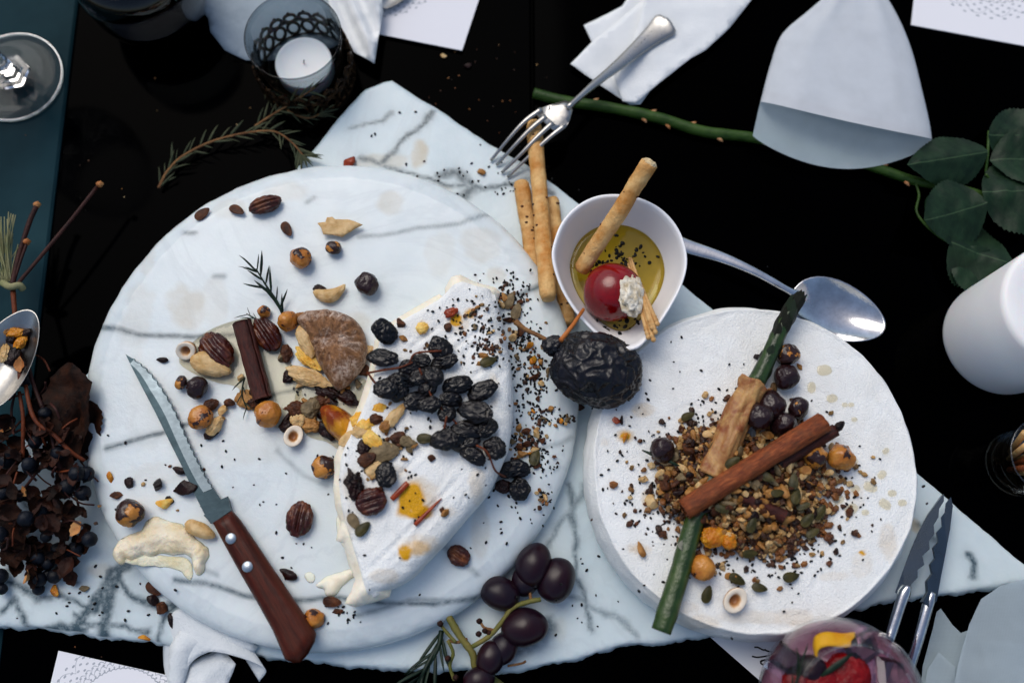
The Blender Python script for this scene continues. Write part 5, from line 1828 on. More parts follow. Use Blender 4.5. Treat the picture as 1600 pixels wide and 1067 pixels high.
lump("brown_nut", "brown wet nut bit below the bald hazelnuts near the knife", "nut piece", 330, 632, 24, 18, 14, .4, ZD, 'brown', 18, .2)
for k, (lb, x, y, lx, ly, lz, an, mt) in enumerate((
        ("wet brown nut half right of the tan hazelnut by the cinnamon", 466, 640, 30, 24, 18, .3, 'brown'), ("greyish wet nut chunk in the middle of the nut pile", 487, 636, 34, 26, 20, 1.0, 'grey_tan'), ("pale chopped nut left of the orange fruit strip", 468, 655, 28, 24, 18, .6, 'cream'),
        ("dark skin curl just below the fig", 512, 612, 40, 20, 14, -.4, 'dark_skin'), ("dark skin under the ragged cream shard", 455, 585, 30, 18, 12, .8, 'dark_skin'), ("red-brown skin right of the fig tip", 545, 622, 34, 20, 12, -.6, 'raisin_red'), ("brown skin flap beside the fruit strip's top", 500, 628, 36, 18, 14, .2, 'brown'),
        ("dark date-like piece at the lower left of the fruit strip", 512, 672, 34, 22, 18, -.9, 'dark_skin'), ("brown nut chunk between hollow half and fruit strip", 487, 665, 30, 22, 16, -.2, 'tan'), ("dark husk above the hollow hazelnut half", 450, 664, 26, 18, 14, .4, 'dark_skin'), ("glassy brown bit right of the pecan half", 448, 552, 18, 28, 12, .1, 'brown'),
        ("tan translucent skin under the lower cinnamon end", 385, 625, 34, 26, 10, -.8, 'tan'), ("brown wet bit left of the lower cinnamon end", 398, 628, 26, 18, 10, .4, 'brown'), ("small tan nut between fig and rosemary tuft", 466, 497, 24, 18, 14, .6, 'tan'), ("white nut bit right of the fig beside the raisins", 574, 550, 24, 20, 14, .4, 'cream'), ("dark bit under the right edge of the fig", 568, 578, 30, 18, 12, -.5, 'brown'))):
    lump("nut_chunk", lb, "nut piece", x, y, lx, ly, lz, an, ZD, mt, k * 7 + 40, .28)
# pale flake near the top
V, F = sheet([(497, 351), (509, 349), (512, 342), (520, 341), (525, 345), (545, 345), (567, 353), (552, 361), (535, 372), (520, 368), (506, 368), (503, 358)], ZD + .0025, .0018, crease(.0022, 140, 2))
tag(thick(wob("nut_flake", (V, F), M['cream']), .0012), "flat pale ragged nut flake on the upper part of the round board", "nut flake")

# brown dusted fig half
fig_px = [(466, 497), (480, 488), (505, 485), (530, 489), (552, 500), (566, 520), (571, 545), (568, 566), (555, 585), (540, 600), (528, 606), (518, 596), (505, 575), (496, 560), (492, 545), (482, 525), (472, 510)]
fo = spline([W(x, y, ZD + .008) for x, y in fig_px], 3, closed=True)


def fig_z(v, d):
    z = ZD + .010 + .009 * np.clip(d / .010, 0, 1) ** .5
    c = W(520, 535, ZD + .01)
    for i, (x, y) in enumerate(v):
        a = math.atan2(y - c.y, x - c.x); r = math.hypot(x - c.x, y - c.y)
        z[i] += .0014 * math.sin(a * 17 + 4 * nz(x, y, 0, 60)) * min(1, r / .008) - .0035 * math.exp(-(r / .006) ** 2) + .0012 * nz(x, y, 2, 120)
    return z


V, F, _, _ = solid(fo, .0014, fig_z, [(.0010, ZD + .006), (.0004, ZD + .003), (-.0015, ZD + .0008)], seed=4)
tag(wob("dried_fig", (V, F), M['fig']), "sugar-dusted brown dried fig half between the nuts and the cut cheese", "fig")

# orange fig strip and yellow fruit pieces
st_px = [(500, 640), (515, 632), (535, 640), (550, 655), (556, 680), (560, 710), (556, 728), (546, 726), (540, 705), (528, 685), (510, 668)]
so_ = spline([W(x, y, ZD + .012) for x, y in st_px], 3, closed=True)
V, F, _, _ = solid(so_, .0018, lambda v, d: ZD + .012 + .008 * np.clip(d / .006, 0, 1) ** .7 + np.array([.0012 * nz(x, y, 0, 150) for x, y in v]), [(.001, ZD + .006), (-.001, ZD + .0006)], seed=8)
tag(wob("fruit_strip", (V, F), simple('orange_fruit_strip', (.66, .36, .04), (.34, .09, .02), 90, .42, .6, rough=.25, bscale=220, bd=.001)), "long glistening orange fruit strip leaning against the left of the cut cheese", "dried fruit")
for k, (lb, x, y, lx, ly, lz, an, z, mt) in enumerate((
        ("bright yellow folded fruit piece left on the cut cheese", 573, 664, 34, 24, 16, .5, ZW - .004, 'yellow'), ("long pale yellow fruit piece on the left edge of the cut cheese", 585, 690, 46, 22, 14, -.7, ZW - .002, 'yellow'),
        ("deep yellow fruit piece under the raisin stalk", 594, 637, 30, 20, 14, -.2, ZW - .004, 'yellow'), ("pale apple-like chip at the left edge of the cut cheese", 546, 684, 34, 18, 8, .7, ZW - .004, 'cream'),
        ("clear wet fruit slice on the cut cheese", 600, 706, 46, 30, 8, .2, ZW, 'grey_tan'), ("green-yellow fruit sliver at the left edge of the cut cheese", 556, 706, 44, 14, 10, 1.3, ZW - .004, 'yellow'),
        ("long tan banana-chip sliver beside the raisins", 617, 650, 46, 18, 10, .9, ZW, 'cream'), ("amber lump of dried fruit in the lower seed heap", 1118, 838, 44, 28, 18, .2, ZC + .006, 'amber'), ("second amber fruit lump in the lower seed heap", 1140, 845, 24, 22, 16, .8, ZC + .007, 'amber'),
        ("yellow crumb near the grooves of the cut cheese", 660, 512, 20, 18, 8, .3, ZW, 'yellow'), ("golden ragged chip touching the orange fruit strip", 560, 655, 26, 22, 14, 1.1, ZW - .006, 'yellow'), ("cream chip leaning on the golden ragged chip", 566, 676, 30, 18, 12, -.3, ZW - .002, 'cream'), ("dark skin bit between the pale chips on the cheese edge", 570, 700, 22, 26, 12, .2, ZW - .002, 'dark_skin'), ("brown wet nut bit under the clear fruit slice", 575, 718, 30, 20, 14, .5, ZW, 'brown'), ("small tan nut left of the banana-like sliver", 603, 665, 22, 16, 12, .9, ZW, 'tan'), ("brown glazed nut crumb below the deep yellow piece", 588, 655, 20, 16, 12, .1, ZW - .002, 'brown'), ("pale round nut slice below the clear fruit slice", 585, 733, 28, 22, 10, .7, ZW, 'cream'), ("greenish nut bit beside the pumpkin seed on the cut cheese", 637, 690, 28, 16, 12, -.4, ZW, 'grey_tan'), ("brown nut bit above the pumpkin seed on the cut cheese", 622, 683, 24, 16, 12, .5, ZW, 'brown'), ("orange drop-like fruit bit at the top of the cut cheese", 705, 488, 22, 15, 8, .4, ZW, 'red_chilli'))):
    lump("fruit_piece", lb, "dried fruit", x, y, lx, ly, lz, an, z, mt, k * 3 + 1, .22)
# red-amber peel strips on the wedge
for k, (x0, y0, x1, y1, w) in enumerate(((612, 780, 637, 754, 4.2), (648, 820, 690, 778, 3.4))):
    P = spline([W(x0, y0, ZW + .0012), W((x0 + x1) / 2 + 1, (y0 + y1) / 2 - 1, ZW + .0018), W(x1, y1, ZW + .0012)], 6)
    tag(wob("peel_strip", tube(P, [mm(w) * q for q in np.interp(np.linspace(0, 1, len(P)), [0, .15, .8, 1], [.9, 1, 1 if k == 0 else .6, .9 if k == 0 else .15])], 10, ry=.0009, up=(0, 0, 1)), M['red_chilli']), ("short orange peel strip beside the syrup stain on the cut cheese", "long red-brown peel sliver lying in a groove of the cut cheese")[k], "peel strip")

# soft cheese smears
def smear(label, px, z, h, mat, seed=0, side=.0005, name="cheese_smear"):
    o = spline([W(x, y, z) for x, y in px], 4, closed=True)
    o = [q + Vector((.0006 * nz(q.x, q.y, 1, 300), .0006 * nz(q.x, q.y, 4, 300), 0)) for q in o]
    V, F, _, _ = solid(o, .0012, lambda v, d: z + h * (.45 * np.clip(d / .0016, 0, 1) ** .6 + .55 * np.clip(d / .0075, 0, 1)) + np.array([h * .16 * nz(x, y, seed, 70) + h * .30 * abs(nz(x * .5, y, seed, 210)) + h * .12 * nz(x, y, seed, 500) for x, y in v]), [(side, z - .0002)], seed=seed)
    return tag(wob(name, (V, F), M[mat]), label, "cheese smear")


smear("large lump of soft yellow cheese hanging on the left rim of the round board", [(177, 866), (181, 852), (192, 842), (203, 836), (214, 833), (224, 824), (232, 813), (245, 808), (262, 815), (280, 819), (293, 827), (305, 842), (316, 850), (324, 857), (325, 870), (320, 880), (317, 893), (308, 897), (303, 885), (299, 870), (286, 864), (270, 866), (252, 863), (236, 868), (222, 866), (207, 874), (198, 872), (192, 880), (184, 878)], ZD + .0003, .0045, 'butter', 1)
smear("thin smeared film of soft cheese left of the knife bolster", [(186, 874), (215, 868), (262, 870), (292, 874), (300, 892), (296, 905), (280, 890), (250, 884), (215, 882)], ZD + .0002, .0007, 'butter', 7)
smear("pulled string of soft cheese at the lower tip of the cut cheese", [(495, 914), (510, 902), (528, 896), (548, 890), (566, 884), (566, 894), (548, 903), (534, 915), (524, 928), (512, 930), (507, 920)], ZD + .0003, .0035, 'paste', 2)
smear("small cream cheese scrap left of the pulled cheese string", [(477, 899), (484, 894), (491, 900), (488, 908), (481, 907)], ZD + .0003, .0008, 'paste', 3)
smear("thin cream cheese trace on the board at the left of the cut cheese", [(528, 806), (538, 800), (536, 830), (544, 850), (536, 852), (528, 830)], ZD + .0003, .0015, 'paste', 4)

# ------------------------------------------------------------------ raisins
rc_ = thing("raisin_cluster", "cluster of black wrinkled raisins on stalks draped over the cut cheese", "raisins", W(680, 620, ZW))
def raisfn(s):
    def f(v):
        q = v + .22 * Vector((nz(v.x + s, v.y, v.z, 1.8), nz(v.y + s, v.z, v.x, 1.8), nz(v.z + s, v.x, v.y, 1.8)))
        d, _ = noise.voronoi(Vector((q.x * 1.5, q.y * 2.4, q.z * 2.4)) + Vector((s, 3, 1)))
        k = 1 - .30 * min(1, (d[1] - d[0]) * 1.5) + .20 * nz(v.x + s, v.y, v.z, 1.5)
        return Vector((v.x * k, v.y * k, v.z * k * .7))
    return f


RM = [mesh(*blob(4, raisfn(s))) for s in (1, 4, 8, 15, 23)]
raisins = [(601, 518, 17, 20, .9), (597, 559, 28, 16, -.15), (603, 607, 19, 16, .3), (629, 594, 18, 17, 0), (622, 613, 18, 14, .4), (653, 625, 22, 14, .3), (657, 589, 20, 17, .4), (677, 587, 18, 17, 0), (688, 544, 17, 18, .8), (694, 565, 20, 14, .2), (714, 602, 22, 17, .2), (753, 611, 24, 15, .5), (743, 643, 27, 15, -.2), (705, 624, 15, 14, 0), (698, 646, 15, 16, 0), (761, 668, 16, 15, .6), (732, 671, 26, 15, .1), (694, 687, 19, 16, .2), (739, 711, 23, 15, -.5), (773, 700, 18, 19, .8), (641, 575, 16, 14, 0), (716, 690, 18, 14, -.3), (672, 632, 18, 13, .3), (668, 606, 17, 15, .9), (730, 690, 17, 14, .2), (657, 565, 16, 12, .1)]
for k, (x, y, a, b, an) in enumerate(raisins):
    z = ZW + mm(min(a, b)) * .72 + (.004 if k % 5 == 2 else 0)
    ob("raisin", RM[k % 5], M['raisin'], rc_, W(x, y, z) - rc_.location, (rs.uniform(-.4, .4), rs.uniform(-.4, .4), an), (mm(a) * rs.uniform(.9, 1.2), mm(b) * rs.uniform(.8, 1.12), mm(min(a, b) * .85)))
for pts in ([(573, 583, .0005), (600, 578, .004), (625, 574, .007), (645, 566, .009)], [(655, 575, .009), (668, 605, .006), (676, 622, .008), (690, 638, .006), (712, 660, .005)], [(712, 660, .005), (735, 690, .005), (760, 705, .008), (774, 735, .002), (790, 745, -.010)], [(690, 690, .006), (695, 665, .009), (698, 650, .009)], [(575, 583, .001), (588, 600, .003), (600, 606, .004)], [(640, 566, .009), (650, 552, .008), (690, 548, .008)]):
    P = spline([W(x, y, ZW + z) for x, y, z in pts], 5)
    wob("raisin_stalk", tube(P, [.0006 * (1 + .35 * nz(i * .5, pts[0][0])) for i in range(len(P))], 7), M['twig_red'], rc_)
for lb, x, y, a, b, an, mt in (("large raisin on the marble board right below the cut cheese", 803, 733, 25, 15, .1, 'raisin'), ("glossy raisin lowest on the board right of the cut cheese", 811, 764, 17, 17, -.7, 'raisin'), ("small reddish raisin between the two raisins beside the cut cheese", 786, 760, 13, 11, 0, 'raisin_red'), ("dark torn raisin skin above the round pecan on the cut cheese", 603, 741, 15, 20, .2, 'raisin')):
    z = ZD if x > 700 else ZW
    tag(ob("raisin", RM[int(x) % 5], M[mt], None, W(x, y, z + mm(min(a, b)) * .8), (rs.uniform(-.4, .4), 0, an), (mm(a), mm(b), mm(min(a, b) * .9))), lb, "raisin", "loose raisins")

# ------------------------------------------------------------------ dried berry bouquet
bq = thing("dried_berry_bouquet", "bunch of dried brown leaves, twigs and navy berries along the left edge", "dried bouquet", W(60, 720, ZS))
TW = [([(18, 452, .030), (28, 405, .030), (45, 350, .030), (58, 320, .030)], 4.2, 'twig_dark'), ([(22, 450, .030), (60, 405, .030), (110, 345, .029), (152, 292, .028)], 3.0, 'twig_dark'), ([(20, 445, .03), (33, 405, .03), (42, 380, .03)], 2.5, 'twig_dark'), ([(20, 450, .03), (24, 500, .034), (30, 560, .036), (32, 600, .038)], 4, 'twig_red'),
      ([(40, 602, .040), (48, 640, .042), (60, 662, .042), (85, 680, .040), (110, 705, .038), (132, 720, .034)], 3.2, 'twig_red'), ([(30, 612, .040), (36, 650, .040), (36, 690, .036), (36, 715, .034)], 3.0, 'twig_red'), ([(42, 560, .036), (52, 600, .036), (75, 660, .036), (90, 720, .034), (106, 765, .028)], 3.0, 'twig_dark'), ([(50, 552, .034), (68, 562, .036), (78, 580, .036)], 1.6, 'twig_red'),
      ([(24, 612, .038), (18, 640, .038), (20, 660, .036)], 2, 'twig_dark'), ([(90, 700, .034), (100, 740, .030), (118, 775, .026), (125, 800, .022)], 2, 'twig_dark'), ([(-10, 872, .02), (6, 862, .022), (28, 860, .022)], 2.2, 'twig_dark'), ([(38, 862, .020), (52, 880, .018), (60, 892, .016)], 1.6, 'twig_dark'), ([(96, 850, .022), (100, 865, .02), (98, 878, .018)], 1.8, 'twig_dark'), ([(10, 790, .026), (40, 760, .03), (70, 720, .034)], 2.2, 'twig_dark'), ([(60, 790, .03), (90, 800, .03), (115, 825, .025)], 2, 'twig_dark')]
for pts, r, mt in TW:
    P = spline([W(*q) for q in pts], 5)
    wob("twig", tube(P, [mm(r) * (1 + .15 * nz(i * .5, r)) for i in range(len(P))], 8), M[mt], bq)
for k in range(46):
    x, y = rs.gauss(60, 36), rs.uniform(610, 860)
    an = rs.uniform(0, 6.28); l_ = rs.uniform(16, 44)
    a = W(x, y, rs.uniform(.022, .042)); b = W(x + l_ * math.cos(an), y + l_ * math.sin(an), rs.uniform(.020, .040))
    m_ = a.lerp(b, .5) + Vector((rs.uniform(-.003, .003), rs.uniform(-.003, .003), rs.uniform(0, .004)))
    wob("twig", tube(spline([a, m_, b], 5), rs.uniform(.0004, .0008), 6), M[('twig_dark', 'twig_red', 'twig_dark')[k % 3]], bq)
for x, y in ((156, 288), (58, 320), (42, 378)):
    c = W(x, y, .030)
    wob("bud", blob(2, lambda v: Vector((v.x * .0022, v.y * .002, v.z * .002)) * (1 + .4 * nz(v.x, v.y, v.z, 3)) + c), M['petal_light'], bq)
V, F = leaf(mm(150), mm(78), .1, .25, .04, 24, 10, .005, 3)
ob("dry_leaf", mesh(V, F), M['dry_leaf'], bq, W(103, 566, .034) - bq.location, (.25, .02, -1.35))
V, F = leaf(mm(90), mm(60), -.2, .35, .06, 20, 8, .005, 8)
ob("dry_leaf", mesh(V, F), M['dry_leaf'], bq, W(140, 625, .032) - bq.location, (-.3, .05, -1.75))
for k, (x, y, l, w, an) in enumerate(((10, 800, 100, 60, -.9), (60, 770, 90, 55, -1.2), (20, 840, 60, 44, -1.5), (85, 700, 80, 50, -1.0), (5, 700, 90, 60, -1.3), (40, 650, 80, 40, -1.0), (-10, 760, 90, 60, -.6), (110, 790, 60, 40, -1.3))):
    V, F = leaf(mm(l) * .75, mm(w) * .7, .3, .5, .08, 16, 8, .006, k + 20)
    ob("dry_leaf", mesh(V, F), M['dry_leaf'], bq, W(x, y, .022 + .002 * (k % 4)) - bq.location, (rs.uniform(-.5, .5), rs.uniform(-.2, .2), an))
bm_ = mesh(*blob(3, lambda v: v * (1 + .05 * nz(v.x, v.y, v.z, 2)) * (1 if v.z < .85 else .96)))
berries = [(37, 594), (25, 690), (70, 646), (45, 725), (118, 735), (92, 708), (135, 740), (155, 742), (48, 730), (80, 725), (93, 822), (72, 838), (90, 858), (112, 862), (130, 842), (140, 842), (75, 898), (85, 900), (60, 920), (75, 880), (118, 858), (55, 690), (20, 745), (5, 770), (30, 775), (0, 900), (3, 920), (60, 870), (15, 830), (100, 800), (40, 810), (70, 760), (105, 760), (130, 770), (25, 650), (10, 720), (0, 835), (62, 905), (120, 740), (65, 800), (84, 790), (48, 850)]
berries = [b_ for k, b_ in enumerate(berries) if k % 3 != 1 or b_[1] > 830]
for k, (x, y) in enumerate(berries):
    r = mm(rs.uniform(8.5, 12.5))
    zb_ = (.028 + rs.uniform(0, .014)) if y < 840 else ZS + r + rs.uniform(0, .004)
    if x > 134:
        zb_ = ZD + r * .9
    ob("berry", bm_, M['berry'], bq, W(x, y, zb_) - bq.location, (rs.uniform(0, 6), rs.uniform(0, 6), 0), r)
pm_ = [mesh(*leaf(1, .8, .8, .7, .05, 10, 6, .09, s)) for s in (1, 6, 12)]
for k in range(170):
    if k < 14:
        x, y = ((32, 582), (48, 690), (18, 670), (42, 775), (55, 838), (128, 815), (140, 830), (48, 855), (45, 895), (60, 870), (95, 845), (110, 855), (130, 862), (95, 885))[k]
    else:
        x, y = rs.gauss(62, 42), rs.uniform(640, 890)
        if x > 150 - max(0, y - 700) * .1:
            x = rs.uniform(0, 120)
    mt = 'petal_light' if k in (0, 1, 2, 3, 5, 8) else ('petal' if k % 3 else 'dry_leaf')
    l = mm(rs.uniform(12, 34))
    ob("petal", pm_[k % 3], M[mt], bq, W(x, y, .022 + rs.uniform(0, .02) if y < 830 else ZS + .004 + rs.uniform(0, .008)) - bq.location, (rs.uniform(-.9, .9), rs.uniform(-.7, .7), rs.uniform(0, 6.28)), l)
# dry grass plume at the tie
E_ = []
for k in range(40):
    a = W(10 + rs.uniform(-8, 8), 440, .03); b = W(rs.gauss(2, 14), rs.uniform(325, 400), .03 + rs.uniform(-.004, .006))
    E_.append(tube(spline([a, a.lerp(b, .5) + Vector((rs.uniform(-.001, .001), 0, .001)), b], 4), .00035, 4))
pl_ = wob("grass_plume", join(E_), M['dry_plume'], bq)
pl_["kind"] = "stuff"
wob("tie", tube(spline([W(4, 442, .03), W(16, 448, .034), W(30, 446, .032), (W(36, 452, .029))], 5), .0022, 8), M['dry_plume'], bq)

# relish in the left spoon
RB = (("amber nut piece highest in the left spoon", 25, 520, 30, 18, 'amber'), ("long tan nut sliver across the left spoon", 8, 518, 40, 12, 'tan'), ("golden fruit chunk in the middle of the left spoon", 33, 535, 22, 16, 'amber'), ("dark fruit piece lowest in the left spoon", 20, 556, 30, 20, 'dark_skin'), ("cream nut piece at the left of the left spoon", 8, 552, 30, 16, 'cream'), ("black skin bit in the left spoon", 17, 530, 14, 14, 'dark_skin'), ("small dark crumb at the right of the left spoon", 42, 520, 12, 16, 'dark_skin'))
for k, (lb, x, y, lx, ly, mt) in enumerate(RB):
    lump("relish_piece", lb, "relish", x, y, lx, ly, 12, .4 * k, .0375, mt, k * 5, .3, "relish in the spoon")

# syrup pooled round the nuts
for lb, px in (("thin clear syrup puddle under the almond and the dark cinnamon stick", [(280, 560), (300, 582), (340, 598), (372, 606), (392, 640), (430, 668), (462, 664), (474, 620), (452, 560), (432, 520), (400, 500), (370, 500), (320, 520)]), ("thin clear syrup puddle between the fig and the cut cheese", [(470, 600), (500, 600), (540, 604), (560, 590), (574, 600), (560, 640), (545, 690), (530, 702), (510, 690), (480, 680), (460, 640)])):
    o = spline([W(x, y, ZD) for x, y in px], 4, closed=True)
    V, F, _, _ = solid(o, .003, lambda v, d: ZD + .0003 + .0007 * np.clip(d / .003, 0, 1) ** .6, [(0, ZD + .0001)], seed=9)
    tag(wob("syrup_puddle", (V, F), M['syrup']), lb, "syrup")

# ------------------------------------------------------------------ chopped nuts and seeds
def shard(s):
    r = random.Random(s)
    pl = []
    for _ in range(7):
        d = Vector((r.uniform(-1, 1), r.uniform(-1, 1), r.uniform(-1, 1))).normalized()
        pl.append((d, r.uniform(.35, .75)))
    e = Vector((1, r.uniform(.55, .9), r.uniform(.45, .75)))
    def f(v):
        for d, h in pl:
            k = v.dot(d) - h
            if k > 0:
                v -= d * k
        v *= 1 + .10 * nz(v.x + s, v.y, v.z, 3.5)
        return Vector((v.x * e.x, v.y * e.y, v.z * e.z))
    return mesh(*blob(2, f))


SH = [shard(s) for s in range(9)]
pump_v, pump_f = blob(3, lambda v: Vector((v.x, v.y * .56 * (1 - .28 * v.x) , v.z * .20 * (1 - .1 * v.x))))
PUMP = mesh([Vector((p.x, p.y, p.z - (.05 if abs(p.y) < .40 and p.z > .08 else 0))) for p in pump_v], pump_f)
SUNF = mesh(*blob(2, lambda v: Vector((v.x, v.y * .48 * (1 - .35 * v.x), v.z * .3))))
wheel_c = (1150, 745)
NICE = {'cream': 'cream', 'tan': 'tan', 'brown': 'brown', 'grey_tan': 'greyish', 'dark_skin': 'near-black', 'amber': 'amber'}


def sector(x, y, cx, cy, w, h):
    v = "upper" if y < cy - h else ("lower" if y > cy + h else "middle")
    u = "left" if x < cx - w else ("right" if x > cx + w else "centre")
    return v + " " + u


def heap(x, y):
    """height of the seed heap above the cheese wheel"""
    dx, dy = (x - 1165) / 145, (y - 760) / 118
    return .016 * max(0, 1 - dx * dx - dy * dy)


rs = random.Random(21)
cmats = ['cream', 'cream', 'tan', 'tan', 'brown', 'grey_tan', 'brown', 'tan', 'grey_tan', 'dark_skin']
n_crumb = 0
while n_crumb < 290:
    x, y = rs.gauss(1163, 60), rs.gauss(758, 48)
    if heap(x, y) <= .0006 and rs.random() < .75:
        continue
    # keep the asparagus stalk and ham clear
    if abs((x - 1035) * .92 + (y - 985) * .38) < 20 and y > 810:
        continue
    r = mm(rs.uniform(5.5, 13), .05)
    cm = rs.choice(cmats)
    z = ZC + heap(x, y) * rs.uniform(.6, 1.0) + r * .45
    o = ob("chopped_nut", SH[rs.randrange(9)] if rs.random() < .72 else SUNF, M[cm], None, W(x, y, z), (rs.uniform(-.8, .8), rs.uniform(-.8, .8), rs.uniform(0, 6.3)), r)
    tag(o, f"{'large' if r > .0037 else 'small'} {NICE[cm]} chopped nut in the {sector(x, y, 1163, 758, 45, 35)} of the wheel's heap", "nut crumb", "chopped nuts in the seed heap")
    n_crumb += 1
pk = [(1075, 650, .4), (1132, 712, 0), (1145, 722, .6), (1105, 928, 1.2), (1187, 918, -.2), (1236, 901, .2), (1270, 832, .5), (1262, 812, .8), (1244, 775, 1.2), (1240, 752, 1.4), (1172, 865, .1), (1152, 905, -.5), (1282, 800, 1), (1205, 700, -.2), (1120, 695, .8), (1198, 745, -.6), (1255, 790, .3), (1128, 795, -.4), (1175, 820, 1.1), (1215, 770, .2)]
uniq = {0: "pumpkin seed alone at the upper left of the seed heap on the wheel", 3: "pumpkin seed left of the hollow hazelnut half at the bottom of the wheel", 4: "dark pumpkin seed right of the hollow hazelnut half at the bottom of the wheel", 5: "pumpkin seed at the lower right of the seed heap on the wheel"}
for k, (x, y, an) in enumerate(pk):
    r = mm(12.5, .05)
    o = ob("pumpkin_seed", PUMP, M['pumpkin'], None, W(x, y, ZC + heap(x, y) + .0035), (rs.uniform(-.25, .25), rs.uniform(-.25, .25), an), r * rs.uniform(.85, 1.1))
    tag(o, uniq.get(k, f"green pumpkin seed in the {sector(x, y, 1195, 780, 28, 30)} of the nut heap on the wheel"), "pumpkin seed", "pumpkin seeds")
for lb, x, y, an, z in (("pumpkin seed below the raisins on the cut cheese", 665, 685, 0, ZW), ("pumpkin seed under scattered black seeds on the upper right of the cut cheese", 763, 565, .4, ZW), ("pumpkin seed on the lower left edge of the cut cheese", 567, 826, .8, ZW), ("grey seed leaning on the left edge of the cut cheese", 553, 815, -1, ZW), ("pumpkin seed in the lower crumb patch right of the cut cheese", 836, 714, 1.3, ZD), ("grey pumpkin seed in the crumbs above the dried fruit's twig", 807, 486, 1.3, ZD), ("pale seed above the grey one in the crumbs right of the cheese tip", 796, 470, 1.2, ZD),
                         ("brown seed husk on the upper left of the round board", 448, 358, -1.0, ZD), ("brown seed husk near the upper left rim of the round board", 316, 334, .7, ZD - .001), ("small curled husk left of the lone pecan piece", 370, 328, -.5, ZD), ("brown seed at the lower rim of the board left of the cheese tip", 519, 940, -.1, ZD), ("brown seed husks under the left rim of the round board", 240, 920, -.6, ZS)):
    gm_ = 'pumpkin' if 'pumpkin' in lb and 'grey' not in lb else ('grey_tan' if ('grey' in lb or 'pale' in lb) else 'brown')
    tag(ob("loose_seed", PUMP, M[gm_], None, W(x, y, z + .0022), (rs.uniform(-.2, .2), rs.uniform(-.2, .2), an), mm(14, z)), lb, "seed", "loose seeds")

# single chopped pieces lying apart, each with its own place
PL = "crumb patch on the board right of the cut cheese"
crumb_spots = [(790, 462), (800, 480), (784, 475), (812, 470), (826, 540), (806, 560), (848, 566), (838, 590), (846, 600), (842, 625), (835, 640), (850, 652), (812, 668), (820, 690), (834, 700), (845, 690), (826, 706), (802, 690), (815, 710), (840, 725), (850, 775), (846, 790), (880, 655), (888, 658), (870, 665), (795, 500), (800, 530), (815, 520), (832, 560), (856, 580), (860, 640), (822, 675), (838, 680), (808, 700)]
for k, (x, y) in enumerate(crumb_spots):
    r = mm(rs.uniform(5, 9.5))
    tag(ob("nut_crumb", SH[k % 9], M[('tan', 'brown', 'cream', 'brown', 'amber', 'grey_tan')[k % 6]], None, W(x + rs.uniform(-3, 3), y + rs.uniform(-3, 3), ZD + r * .5), (rs.uniform(-.5, .5), 0, rs.uniform(0, 6)), r), f"small {NICE[('tan', 'brown', 'cream', 'brown', 'amber', 'grey_tan')[k % 6]]} nut crumb in the {sector(x, y, 830, 620, 18, 70)} crumb patch right of the cut cheese", "nut crumb", "nut crumbs right of the cut cheese")
for k, (x, y) in enumerate([(505, 770 - 140), (478, 628), (470, 640), (492, 640), (500, 650), (488, 660), (462, 632), (478, 652), (512, 622), (520, 630), (470, 600), (455, 580), (500, 605), (440, 560), (395, 610), (375, 590), (540, 610), (530, 620), (560, 600), (448, 655), (350, 640), (345, 655), (360, 630)]):
    r = mm(rs.uniform(7, 12))
    tag(ob("nut_crumb", SH[(k * 2) % 9], M[('cream', 'tan', 'brown', 'grey_tan', 'dark_skin')[k % 5]], None, W(x, y, ZD + r * .5), (rs.uniform(-.5, .5), 0, rs.uniform(0, 6)), r), f"{NICE[('cream', 'tan', 'brown', 'grey_tan', 'dark_skin')[k % 5]]} chopped nut bit in the {sector(x, y, 470, 625, 40, 20)} of the board's nut pile", "nut crumb", "nut bits in the pile on the board")
for k, (x, y) in enumerate([(625, 505), (630, 530), (660, 572), (585, 730), (570, 735), (583, 745), (560, 742), (592, 720), (610, 700), (625, 692), (640, 700), (648, 695), (675, 715), (632, 717), (765, 520), (760, 530), (742, 510), (755, 555), (770, 545), (748, 568), (757, 560), (700, 512), (735, 490), (745, 480), (690, 795), (696, 800), (575, 770), (595, 765)]):
    r = mm(rs.uniform(5, 9))
    tag(ob("nut_crumb", SH[(k * 4) % 9], M[('brown', 'tan', 'cream', 'brown', 'grey_tan', 'tan')[k % 6]], None, W(x, y, ZW + r * .4), (rs.uniform(-.5, .5), 0, rs.uniform(0, 6)), r), f"{NICE[('brown', 'tan', 'cream', 'brown', 'grey_tan', 'tan')[k % 6]]} chopped nut bit on the {sector(x, y, 660, 640, 50, 80)} of the cut cheese", "nut crumb", "nut bits on the cut cheese")
